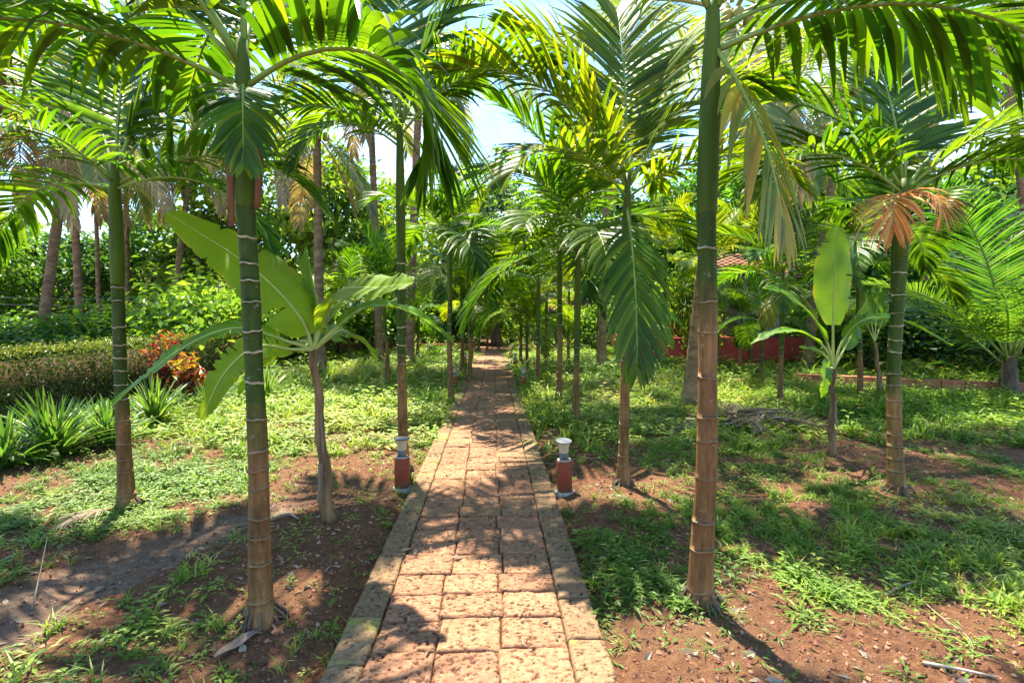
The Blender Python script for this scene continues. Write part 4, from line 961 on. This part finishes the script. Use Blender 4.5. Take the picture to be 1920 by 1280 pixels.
# hedge grown over a low wall
HX0, HX1, HY0, HY1, HT = -6.85, -6.3, 3.6, 17.5, 1.02
th = thing('hedge', 'low clipped hedge over a wall, yellow green on top and brown below', 'hedge', (HX1 - 0.27, 8, 0))
mb = MB(); mb.box(HX0 + 0.12 + 6.57, HX1 - 0.12 + 6.57, HY0 - 8, HY1 - 8, -0.1, HT - 0.12)
obj('wall', mb.mesh('wall', [plain_mat('mossy_wall', (0.05, 0.035, 0.02), (0.13, 0.09, 0.05), 6, 0.95, 0.1, 0.5)]), th)
hs = np.random.RandomState(31)
def patch(k, kind):
    y = hs.uniform(HY0, HY1, k); off = 0.10 * (fbm(y, y * 0 + 3, 0.8, 55, 3) - 0.5)
    if kind == 'f':
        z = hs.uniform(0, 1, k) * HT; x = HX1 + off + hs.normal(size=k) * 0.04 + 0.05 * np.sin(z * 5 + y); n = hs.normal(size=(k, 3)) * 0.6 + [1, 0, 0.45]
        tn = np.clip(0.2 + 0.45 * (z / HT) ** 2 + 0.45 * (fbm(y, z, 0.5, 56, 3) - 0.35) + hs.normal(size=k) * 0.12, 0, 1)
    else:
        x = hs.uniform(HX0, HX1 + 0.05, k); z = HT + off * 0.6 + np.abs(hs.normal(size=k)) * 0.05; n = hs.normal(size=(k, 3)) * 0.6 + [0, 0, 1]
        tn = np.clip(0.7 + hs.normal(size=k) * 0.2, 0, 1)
    return np.stack([x, y, z], -1), n, tn
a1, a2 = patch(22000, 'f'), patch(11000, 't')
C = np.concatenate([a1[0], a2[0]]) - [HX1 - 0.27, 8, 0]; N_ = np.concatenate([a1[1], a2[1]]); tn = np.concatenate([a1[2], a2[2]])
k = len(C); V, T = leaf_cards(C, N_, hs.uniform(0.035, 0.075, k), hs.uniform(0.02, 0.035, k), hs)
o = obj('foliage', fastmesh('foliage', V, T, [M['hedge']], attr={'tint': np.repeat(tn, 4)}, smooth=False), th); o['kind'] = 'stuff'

# croton with red and yellow leaves
def croton(label, x, y, rx, h, seed, k=900):
    rs = np.random.RandomState(seed)
    th = thing('croton_shrub', label, 'shrub', (x, y, gz1(x, y)), group='croton shrubs')
    C = []; N_ = []; tn = []; mb = MB()
    for i in range(16):
        a = rs.uniform(0, 6.28); r = rs.uniform(0, 1) ** 0.6 * rx; zt = h * rs.uniform(0.5, 1.0) * (1 - 0.25 * (r / rx) ** 2)
        tip = np.array([math.cos(a) * r, math.sin(a) * r, zt]); m = k // 16
        mb.tube([(0, 0, 0), tuple(tip * [0.6, 0.6, 0.5]), tuple(tip)], [0.012, 0.009, 0.004], 5)
        s = rs.uniform(0.45, 1.05, m); C.append(tip * s[:, None] + rs.normal(size=(m, 3)) * [0.09, 0.09, 0.05])
        N_.append(rs.normal(size=(m, 3)) * 0.7 + [math.cos(a) * 0.4, math.sin(a) * 0.4, 0.8])
        tn.append(np.clip(s * 0.6 + 0.5 * (zt / h - 0.6) + rs.normal(size=m) * 0.24, 0, 1))
    obj('stems', mb.mesh('stems', [M['bark']]), th)
    C = np.concatenate(C); N_ = np.concatenate(N_); m = len(C)
    V, T = leaf_cards(C, N_, rs.uniform(0.11, 0.2, m), rs.uniform(0.035, 0.06, m), rs)
    obj('foliage', fastmesh('foliage', V, T, [M['croton']], attr={'tint': np.repeat(np.concatenate(tn), 4)}, smooth=False), th)
x, y = at_px(318, 9.2); croton('red and yellow croton shrub standing before the hedge', x, y, 0.24, 1.38, 91, 420)
x, y = at_px(365, 9.0); croton('lower orange croton shrub right of the taller red one', x, y, 0.24, 0.95, 92, 380)

# strap leaved lily clumps
def lily(label, x, y, rad, k, seed, group='strap leaved clumps near the hedge'):
    rs = random.Random(seed); th = thing('strap_leaf_clump', label, 'lily plant', (x, y, gz1(x, y)), group=group)
    mb = MB()
    for i in range(int(k * 1.7)):
        a = rs.uniform(0, 6.28); e = rs.uniform(0.35, 1.45); L = rad * rs.uniform(0.8, 1.35); w = 0.010 * rs.uniform(0.8, 1.5)
        d = Vector((math.cos(a) * math.cos(e), math.sin(a) * math.cos(e), math.sin(e)))
        p = Vector((rs.uniform(-1, 1) * 0.1 * rad, rs.uniform(-1, 1) * 0.1 * rad, 0)); V = []
        sdv = Vector((-math.sin(a), math.cos(a), 0))
        for s in range(8):
            ww = w * (0.6 + 0.8 * math.sin(math.pi * min(1, 0.15 + s / 8))) * (1 if s < 7 else 0.1)
            V += [tuple(p - sdv * ww), tuple(p + Vector((0, 0, -0.004))), tuple(p + sdv * ww)]
            p = p + d * (L / 7); d = (d + Vector((0, 0, -0.035 * s))).normalized()
        mb.add(V, [(s * 3 + j, s * 3 + j + 1, s * 3 + j + 4, s * 3 + j + 3) for s in range(7) for j in range(2)], a=rs.random())
    o = obj('leaves', mb.mesh('leaves', [M['lily']]), th); o['kind'] = 'stuff'
for (px, d, rad, k, lab) in [(118, 5.9, 0.62, 130, 'large dark strap leaved clump in front of the hedge at left'), (215, 6.4, 0.5, 90, 'strap leaved clump behind the far left palm stem'),
                             (20, 5.4, 0.5, 80, 'strap leaved clump at the left edge of the picture'), (298, 7.6, 0.6, 70, 'upright strap leaved clump right of the far left palm stem'),
                             (500, 9.5, 0.55, 60, 'strap leaved clump behind the nearest left palm stem'), (395, 8.6, 0.4, 50, 'small strap leaved clump below the orange croton')]:
    x, y = at_px(px, d); lily(lab, x, y, rad, k, int(px) + 7)

# seedling palms
for (px, py, sc, lab, n, kd) in [(68, 875, 0.36, 'bright green palm seedling in the weeds at the left edge', 5, 'small'), (1135, 868, 0.22, 'tiny green seedling right of the near right light', 4, 'small'),
                             (1712, 712, 0.85, 'light green young palm beside the orange tinted kerb', 7, 'small'), (1255, 690, 0.6, 'bright young palm beside the small banana plant', 6, 'small'),
                             (1150, 672, 0.8, 'young palm fan behind the hanging frond', 7, 'small'), (820, 668, 0.8, 'young palm fan left of the far path', 7, 'small'), (440, 690, 0.7, 'young palm behind the left banana leaf by the hedge', 6, 'small')]:
    p = G(px, py); th = thing('young_palm', lab, 'young palm', (p.x, p.y, gz1(p.x, p.y)), group='young palms')
    mb = MB(); mb.tube([(0, 0, -0.02), (0, 0, 0.12 * sc)], [0.02 * sc + 0.006, 0.014 * sc + 0.004], 8); obj('stem', mb.mesh('stem', [M['shaft']]), th)
    for i in range(n): place_frond(th, kd, (0, 0, 0.1 * sc), i * 360 / n + px, sc * (0.8 + 0.3 * (i % 2)))

# ------------------------------------------------------------------ houses
M['blue_wall'] = plain_mat('pale_blue_wall', (0.42, 0.55, 0.63), (0.52, 0.64, 0.70), 3, 0.85, 0.2, 0.2, 0.01)
M['cream_wall'] = plain_mat('cream_wall', (0.5, 0.42, 0.3), (0.6, 0.52, 0.4), 3, 0.85, 0.2, 0.2, 0.01)
M['red_wall'] = plain_mat('red_plinth', (0.28, 0.035, 0.022), (0.36, 0.06, 0.04), 4, 0.75, 0.3, 0.2, 0.01)
M['tile'] = plain_mat('roof_tile', (0.2, 0.075, 0.045), (0.36, 0.15, 0.09), 7, 0.85, 0.2, 0.4, 0.01, var=(0.85, 1.15))
M['wood'] = plain_mat('grey_wood', (0.12, 0.095, 0.075), (0.27, 0.23, 0.19), 9, 0.8, 0.2, 0.3, 0.01, stretch=(4, 4, 0.3))
gm, n_, l_, b_, o_ = newmat('window_glass'); b_.inputs['Base Color'].default_value = (0.015, 0.02, 0.02, 1); b_.inputs['Roughness'].default_value = 0.08
M['glass'] = gm
def part(th, name, mat, boxes, parent=None):
    mb = MB()
    for q in boxes: mb.box(*q)
    me = mb.mesh(name, [M[mat]], smooth=False)
    o = obj(name, me, parent or th); return o
def tiled_roof(th, x0, x1, y0, z0, y1, z1):
    """a pitched slab between (y0,z0) and (y1,z1) with rows of lapped tiles"""
    mb = MB(); L = math.hypot(y1 - y0, z1 - z0); rowsn = int(L / 0.3); cols = int((x1 - x0) / 0.25)
    rf = MB(); rf.add([(x0, y0, z0 - 0.06), (x1, y0, z0 - 0.06), (x1, y1, z1 - 0.06), (x0, y1, z1 - 0.06), (x0, y0, z0 - 0.01), (x1, y0, z0 - 0.01), (x1, y1, z1 - 0.01), (x0, y1, z1 - 0.01)],
                    [(0, 1, 5, 4), (1, 2, 6, 5), (2, 3, 7, 6), (3, 0, 4, 7), (4, 5, 6, 7), (3, 2, 1, 0)])
    roof = obj('roof', rf.mesh('roof', [M['wood']], False), th)
    for r_ in range(rowsn):
        f0, f1 = r_ / rowsn, (r_ + 1.12) / rowsn
        for c in range(cols):
            xa = x0 + (x1 - x0) * c / cols; xb = x0 + (x1 - x0) * (c + 1) / cols - 0.006; lift = 0.02
            ya, za = y0 + (y1 - y0) * f0, z0 + (z1 - z0) * f0; yb, zb = y0 + (y1 - y0) * min(1, f1), z0 + (z1 - z0) * min(1, f1)
            xm = (xa + xb) / 2
            V = [(xa, ya, za + lift + 0.012), (xm, ya, za + lift + 0.04), (xb, ya, za + lift + 0.012), (xa, yb, zb), (xm, yb, zb + 0.028), (xb, yb, zb)]
            mb.add(V, [(0, 1, 4, 3), (1, 2, 5, 4)])
    o = obj('tiles', mb.mesh('tiles', [M['tile']], False), roof); o['kind'] = 'stuff'
# main house on the right
hx, hy = 5.0, 16.4
th = thing('house', 'pale blue house with a red plinth among the right hand palms', 'house', (hx, hy, 0), group='houses')
part(th, 'plinth', 'red_wall', [(-0.6, 4.95, -0.45, 5, -0.1, 0.85)])
part(th, 'wall', 'blue_wall', [(2.6, 4.9, 1.2, 5, 0.85, 3.1)])
part(th, 'parapet', 'red_wall', [(-0.6, 0.55, -0.45, -0.3, 0.853, 1.25)])
for i, xx in enumerate((2.6, 3.45, 4.8)): part(th, 'veranda_post', 'wood', [(xx - 0.06, xx + 0.06, -0.42, -0.30, 0.853, 2.65)])
w = part(th, 'window', 'wood', [(3.55, 4.45, 1.12, 1.197, 1.25, 1.33), (3.55, 4.45, 1.12, 1.197, 2.1, 2.18), (3.55, 3.63, 1.12, 1.197, 1.333, 2.097), (4.37, 4.45, 1.12, 1.197, 1.333, 2.097), (3.96, 4.04, 1.13, 1.197, 1.333, 2.097)])
part(th, 'pane', 'glass', [(3.633, 3.957, 1.16, 1.19, 1.335, 2.095)], w); part(th, 'pane', 'glass', [(4.043, 4.367, 1.16, 1.19, 1.335, 2.095)], w)
dr = part(th, 'door', 'wood', [(2.66, 3.41, 1.14, 1.195, 0.855, 2.5)])
for k in range(4): part(th, 'plank', 'wood', [(2.70 + k * 0.17, 2.86 + k * 0.17, 1.10, 1.137, 0.88, 2.45)], dr)
tiled_roof(th, 2.3, 5.2, -0.9, 2.7, 2.9, 3.75)
# small tiled house behind
th = thing('house', 'small cream house with low terracotta tile roof beyond the right palms', 'house', (2.0, 28.5, 0), group='houses')
part(th, 'wall', 'cream_wall', [(0.2, 4.8, 0.5, 3.6, -0.1, 2.0)])
w = part(th, 'window', 'wood', [(1.0, 1.9, 0.43, 0.497, 0.9, 0.98), (1.0, 1.9, 0.43, 0.497, 1.7, 1.78), (1.0, 1.08, 0.43, 0.497, 0.983, 1.697), (1.82, 1.9, 0.43, 0.497, 0.983, 1.697)])
part(th, 'pane', 'glass', [(1.083, 1.817, 0.46, 0.49, 0.985, 1.695)], w)
part(th, 'door', 'wood', [(2.7, 3.5, 0.44, 0.495, -0.05, 1.75)])
tiled_roof(th, -0.3, 5.3, -0.3, 1.75, 2.1, 3.3)

# low terracotta kerb on the right
M['kerb_red'] = plain_mat('terracotta_kerb', (0.30, 0.11, 0.05), (0.46, 0.21, 0.11), 8, 0.85, 0.2, 0.4, 0.006, var=(0.85, 1.15))
kp0, kp1 = Vector((7.0, 11.9, 0)), Vector((11.6, 9.55, 0)); kd = (kp1 - kp0); kl = kd.length; kd.normalize()
th = thing('garden_kerb', 'low terracotta block kerb crossing the grass at right', 'kerb', kp0, math.atan2(kd.y, kd.x))
x = 0
while x < kl:
    ln = rnd.uniform(0.34, 0.44); mb = MB(); mb.box(0.004, ln - 0.006, -0.10, 0.10, -0.12, 0.21)
    o = obj('block', mb.mesh('block', [M['kerb_red']], False), th, (x, 0, rnd.uniform(-0.008, 0.008)), rnd.uniform(-0.015, 0.015))
    bv = o.modifiers.new('edge', 'BEVEL'); bv.width = 0.01; bv.segments = 2
    x += ln
kp0 = Vector((3.0, 15.3, 0)); th = thing('garden_kerb', 'red earth kerb in front of the house plinth', 'kerb', kp0, R(-2))
for i in range(14):
    mb = MB(); mb.box(0.004, 0.39, -0.08, 0.08, -0.12, 0.11 + 0.01 * (i % 3)); o = obj('block', mb.mesh('block', [M['kerb_red']], False), th, (i * 0.4, 0, 0), rnd.uniform(-0.02, 0.02))
    bv = o.modifiers.new('edge', 'BEVEL'); bv.width = 0.01; bv.segments = 2
# dark bank of stones at the end of the left grass
kp0 = Vector((-9.5, 22.4, 0)); th = thing('stone_bank', 'low dark laterite wall edging the far left grass', 'wall', kp0)
for rw in range(2):
    x = rw * 0.17
    while x < 8.6:
        ln = rnd.uniform(0.36, 0.5); mb = MB(); mb.box(0.005, ln - 0.01, -0.12, 0.12, 0, 0.19)
        o = obj('stone', mb.mesh('stone', [M['kerb_red']], False), th, (x, rnd.uniform(-0.015, 0.015), -0.05 + rw * 0.2), rnd.uniform(-0.02, 0.02)); x += ln

# overhead wires on the left
for i, (ya, yb, d, lab) in enumerate([(535, 520, 17.5, 'upper thin overhead wire crossing the left background'), (548, 533, 17.5, 'lower thin overhead wire crossing the left background')]):
    a, b2 = P(-260, ya, d), P(640, yb, d); mid = []
    for k in range(25):
        s = k / 24; p = a.lerp(b2, s); p.z -= 0.55 * 4 * s * (1 - s); mid.append(p - a)
    mb = MB(); mb.tube(mid, 0.006, 5); o = obj('overhead_wire', mb.mesh('overhead_wire', [M['cap']]), None, a); tag(o, lab, 'wire', 'overhead wires')

# pile of dry fronds
p = G(1395, 800); th = thing('dry_frond_pile', 'heap of dry grey palm fronds lying on the right grass', 'dead fronds', (p.x, p.y, gz1(p.x, p.y)))
frond_variant('pile', 'dry', 'rib_dry', L=1.2, elev=10, droop=26, n=26, ll=0.42, lw=0.017, soft=0.5, lift=0.0, spread=(45, 15), seed=700)
for i in range(11):
    place_frond(th, 'pile', (rnd.uniform(-0.6, 0.6), rnd.uniform(-0.3, 0.3), 0.02 + 0.016 * i), rnd.uniform(0, 360), rnd.uniform(0.45, 0.85), roll=rnd.uniform(-80, 80))
for i in range(34):
    a = rnd.gauss(0.1, 0.55) + (math.pi if i % 2 else 0); ln = rnd.uniform(0.35, 0.8); c0 = Vector((rnd.uniform(-0.45, 0.45), rnd.uniform(-0.3, 0.2), rnd.uniform(0.03, 0.24)))
    d_ = Vector((math.cos(a), math.sin(a), rnd.uniform(-0.18, 0.12))); mb = MB()
    mb.tube([c0 - d_ * ln * 0.5, c0 + Vector((0, 0, 0.02)), c0 + d_ * ln * 0.5 - Vector((0, 0, 0.03))], [0.016, 0.013, 0.006], 6)
    obj('stalk', mb.mesh('stalk', [M['bark' if i % 3 else 'twig']]), th)
p = G(208, 962); th = thing('fallen_dry_frond', 'small dry grey frond lying at the foot of the far left palm', 'dead frond', (p.x, p.y, gz1(p.x, p.y) + 0.03))
place_frond(th, 'pile', (0, 0, 0.02), 250, 0.33); place_frond(th, 'pile', (0.03, 0, 0.02), 215, 0.3)
p = G(440, 1215); th = thing('fallen_dry_sheath', 'dry brown leaf sheath curled on the soil at the foot of the nearest left palm', 'dead leaf', (p.x, p.y, gz1(p.x, p.y) + 0.015), R(62))
mb = MB(); V = []
for k in range(9):
    for j in range(5):
        t = -1 + j / 2; wd = 0.03 * math.sin(0.3 + 2.5 * k / 8)
        V.append((-0.1 + 0.028 * k, t * wd, 0.012 * t * t + 0.004 * math.sin(k * 1.3)))
mb.add(V, [(k * 5 + j, k * 5 + j + 1, k * 5 + j + 6, k * 5 + j + 5) for k in range(8) for j in range(4)], a=0.6)
o = obj('blade', mb.mesh('blade', [M['dry']]), th); so = o.modifiers.new('thickness', 'SOLIDIFY'); so.thickness = 0.006

# twigs on the ground
for (pts, r_, lab) in [([(1655, 1075), (1700, 1100), (1760, 1150), (1810, 1195), (1826, 1222)], 0.004, 'long thin pale stalk curving through the weeds at right'),
                       ([(1660, 1112), (1700, 1095), (1755, 1085)], 0.009, 'thick short dead twig in the green weeds at right'),
                       ([(1730, 1247), (1790, 1262), (1870, 1279)], 0.009, 'dark bent twig on the bare soil at bottom right'),
                       ([(1530, 960), (1580, 990), (1620, 1020)], 0.003, 'fine pale stalk in the middle of the right weeds'),
                       ([(60, 1140), (78, 1105), (92, 1085)], 0.004, 'thin upright twig sticking from the muddy track'),
                       ([(1090, 860), (1120, 865), (1160, 850)], 0.004, 'short twig lying beside the near right light'),
                       ([(505, 985), (540, 978), (560, 985)], 0.012, 'short dead branch lying behind the nearest left palm')]:
    w3 = [G(*q) for q in pts]
    for i, q in enumerate(w3): q.z = gz1(q.x, q.y) + 0.012 + (0.12 * i if 'upright' in lab else 0.01 * (i % 2))
    c = catmull(w3, 16); o3 = c[0].copy(); mb = MB(); mb.tube([q - o3 for q in c], [r_ * (1 - 0.03 * i) for i in range(17)], 6)
    tag(obj('fallen_twig', mb.mesh('fallen_twig', [M['twig']]), None, o3), lab, 'twig', 'twigs on the ground')
# small pale stones beside the path
for (px, py, s, lab) in [(1118, 868, 0.022, 'small white stone beside the near right light'), (1120, 918, 0.018, 'tiny white pebble in front of the near right light'), (1160, 940, 0.03, 'pale rounded stone near the hanging frond palm'), (748, 918, 0.045, 'pale stone against the near left light')]:
    p = G(px, py); me = lathe_mesh('stone', [(0.001, -0.5), (0.7, -0.4), (1.0, 0.05), (0.8, 0.5), (0.35, 0.72), (0.001, 0.75)], 'cement', 9)
    tag(obj('small_stone', me, None, (p.x, p.y, gz1(p.x, p.y)), rnd.uniform(0, 6), scale=(s, s * 0.75, s * 0.7)), lab, 'stone', 'loose stones')

# ------------------------------------------------------------------ ground cover
def weed_variant(kind, rs):
    V = []; T = []; n = 0
    def quad_leaf(base, d, L, W, up):
        nonlocal n
        d = d / np.linalg.norm(d); s = np.cross(d, up); s /= np.linalg.norm(s) + 1e-9
        m = base + d * L * 0.55; tip = base + d * L - np.array([0, 0, L * 0.22])
        V.extend([base, m + s * W * 0.5, m - np.array([0, 0, W * 0.18]), m - s * W * 0.5, tip])
        T.extend([(n, n + 1, n + 2), (n, n + 2, n + 3), (n + 1, n + 4, n + 2), (n + 2, n + 4, n + 3)]); n += 5
    up = np.array([0, 0, 1.0])
    if kind == 'broad':
        for i in range(9):
            a = rs.uniform(0, 6.28); r = rs.uniform(0, 0.035); z = rs.uniform(0.012, 0.06)
            quad_leaf(np.array([math.cos(a) * r, math.sin(a) * r, z]), np.array([math.cos(a), math.sin(a), rs.uniform(-0.2, 0.5)]), rs.uniform(0.025, 0.05), rs.uniform(0.014, 0.026), up)
    elif kind == 'grass':
        for i in range(9):
            a = rs.uniform(0, 6.28); L = rs.uniform(0.06, 0.15); w = 0.0035; e = rs.uniform(0.6, 1.4)
            b = np.array([rs.uniform(-.025, .025), rs.uniform(-.025, .025), 0]); h = np.array([math.cos(a), math.sin(a), 0]); s = np.array([-math.sin(a), math.cos(a), 0]) * w
            m = b + h * L * 0.45 * math.cos(e) + up * L * 0.5 * math.sin(e); t = b + h * L * (math.cos(e) + 0.25) + up * L * 0.72 * math.sin(e)
            V.extend([b - s, b + s, m - s, m + s, t]); T.extend([(n, n + 1, n + 3), (n, n + 3, n + 2), (n + 2, n + 3, n + 4)]); n += 5
    elif kind == 'herb':
        H = rs.uniform(0.10, 0.17); lean = rs.uniform(-0.04, 0.04, 2)
        for i in range(11):
            s = (i + 1) / 11; a = i * 2.4; p = np.array([lean[0] * s, lean[1] * s, H * s])
            quad_leaf(p, np.array([math.cos(a), math.sin(a), 0.35]), (0.075 - 0.035 * s) * rs.uniform(0.8, 1.2), 0.024, up)
        V.extend([np.array([-0.002, 0, 0]), np.array([0.002, 0, 0]), np.array([lean[0], lean[1], H])]); T.append((n, n + 1, n + 2)); n += 3
    else:   # creeping long leaves
        for i in range(8):
            a = rs.uniform(0, 6.28); r = rs.uniform(0, 0.05)
            quad_leaf(np.array([math.cos(a) * r, math.sin(a) * r, rs.uniform(0.015, 0.045)]), np.array([math.cos(a + 0.4), math.sin(a + 0.4), rs.uniform(0.0, 0.45)]), rs.uniform(0.05, 0.10), rs.uniform(0.010, 0.018), up)
    return np.array(V), np.array(T)
ws = np.random.RandomState(17)
WV = [weed_variant(k, ws) for k in ('broad', 'broad', 'broad', 'grass', 'grass', 'herb', 'creep', 'creep')]
WP = np.array([0.15, 0.14, 0.13, 0.15, 0.15, 0.08, 0.10, 0.10])
def scatter(k, xr, yr, scl, thr):
    x = ws.uniform(xr[0], xr[1], k); y = ws.uniform(yr[0], yr[1], k)
    vis = np.abs(x - 0.1 - 0.035 * y) < 1.04 * y + 0.5
    L = lush(x, y); keep = vis & (ws.rand(k) < L * thr)
    hedge = (x < HX1 + 0.1) & (x > HX0 - 0.05) & (y > HY0) & (y < HY1)
    keep &= ~hedge
    x = x[keep]; y = y[keep]; L = L[keep]
    return x, y, gz(x, y), scl * (0.5 + 1.3 * ws.rand(len(x)) ** 1.8) * (0.75 + 0.5 * L), L
sets = [scatter(62000, (-5, 5.5), (1.7, 6), 0.66, 0.66), scatter(34000, (-10, 11), (5.8, 11), 1.4, 0.75), scatter(30000, (-22, 24), (11, 23), 2.4, 0.6), scatter(9000, (-26, 28), (22, 40), 3.4, 0.6)]
x = np.concatenate([s[0] for s in sets]); y = np.concatenate([s[1] for s in sets]); z = np.concatenate([s[2] for s in sets]); sc = np.concatenate([s[3] for s in sets])
kindsel = ws.choice(len(WV), len(x), p=WP)
# species grow in patches
pz = fbm(x, y, 0.8, 91, 2)
kindsel = np.where((pz > 0.56) & (ws.rand(len(x)) < 0.6), 3 + (ws.rand(len(x)) > 0.5), kindsel)
kindsel = np.where((pz < 0.42) & (ws.rand(len(x)) < 0.5), 6, kindsel)
tint = np.clip(0.5 + 0.9 * (fbm(x, y, 2.2, 95, 3) - 0.5) + ws.normal(size=len(x)) * 0.2, 0, 1)
allV = []; allT = []; allA = []; o0 = 0
for i, (V0, T0) in enumerate(WV):
    s_ = np.where(kindsel == i)[0]
    if not len(s_): continue
    th_ = ws.uniform(0, 6.28, len(s_)); c_, sn = np.cos(th_)[:, None], np.sin(th_)[:, None]; q = sc[s_][:, None]
    VX = (V0[None, :, 0] * c_ - V0[None, :, 1] * sn) * q + x[s_][:, None]
    VY = (V0[None, :, 0] * sn + V0[None, :, 1] * c_) * q + y[s_][:, None]
    VZ = V0[None, :, 2] * q * ws.uniform(0.5, 1.1, len(s_))[:, None] + z[s_][:, None]
    allV.append(np.stack([VX, VY, VZ], -1).reshape(-1, 3))
    allT.append((T0[None] + (np.arange(len(s_)) * len(V0))[:, None, None]).reshape(-1, 3) + o0)
    allA.append(np.clip(np.repeat(tint[s_], len(V0)) + ws.normal(size=len(s_) * len(V0)) * 0.05, 0, 1)); o0 += len(s_) * len(V0)
WT = np.concatenate(allT)
print('weed tris', len(WT), 'clumps', len(x))
o = obj('ground_weeds', fastmesh('ground_weeds', np.concatenate(allV), WT, [M['weed']], attr={'tint': np.concatenate(allA)}, smooth=False))
tag(o, 'patchy low green weeds and grass covering the red soil', 'weeds', kind='stuff')

# clods and gravel of the bare soil
k = 64000
x = ws.uniform(-4.5, 5, k); y = 1.8 + ws.rand(k) ** 1.6 * 5.5
kp = (np.abs(x) > 0.66) & (np.abs(x - 0.1) < 1.05 * y + 0.3) & (ws.rand(k) > mudmask(x, y) * 0.6)
x = x[kp]; y = y[kp]; k = len(x); z = gz(x, y)
oc = np.array([(1, 0, 0), (-1, 0, 0), (0, 1, 0), (0, -1, 0), (0, 0, 1), (0, 0, -1)], float)
of = np.array([(0, 2, 4), (2, 1, 4), (1, 3, 4), (3, 0, 4), (2, 0, 5), (1, 2, 5), (3, 1, 5), (0, 3, 5)])
s = 0.003 + 0.012 * ws.rand(k) ** 4
VV = oc[None] * s[:, None, None] * ws.uniform(0.6, 1.3, (k, 6, 1)) + ws.normal(size=(k, 6, 3)) * s[:, None, None] * 0.2 + np.stack([x, y, z + s * 0.25], -1)[:, None]
o = obj('soil_clods', fastmesh('soil_clods', VV.reshape(-1, 3), (of[None] + (np.arange(k) * 6)[:, None, None]).reshape(-1, 3), [leaf_mat('laterite_gravel', [(0, (0.09, 0.035, 0.02)), (0.6, (0.24, 0.10, 0.055)), (1, (0.38, 0.22, 0.14))], tw=0.0, rough=0.9, spec=0.2, var=(1, 1), hue=0)], attr={'tint': np.repeat(ws.rand(k), 6)}, smooth=False))
tag(o, 'loose reddish brown gravel and clods on the bare soil', 'gravel', kind='stuff')
# fallen dry leaf bits
k = 9000
x = ws.uniform(-7, 8, k); y = 1.8 + ws.rand(k) ** 1.3 * 9
kp = (np.abs(x) > 0.63) | (ws.rand(k) < 0.35); x = x[kp]; y = y[kp]; k = len(x); z = np.where(np.abs(x) < 0.63, 0.043, gz(x, y) + 0.008)
C = np.stack([x, y, z], -1); L = 0.015 + 0.09 * ws.rand(k) ** 2.5
V, T = leaf_cards(C, ws.normal(size=(k, 3)) * 0.3 + [0, 0, 1], L, L * ws.uniform(0.12, 0.5, k), ws, fold=0.1)
o = obj('leaf_litter', fastmesh('leaf_litter', V, T, [M['dry']], attr={'tint': np.repeat(ws.rand(k), 4)}, smooth=False))
tag(o, 'scattered dry brown leaf bits on soil and weeds', 'leaf litter', kind='stuff')
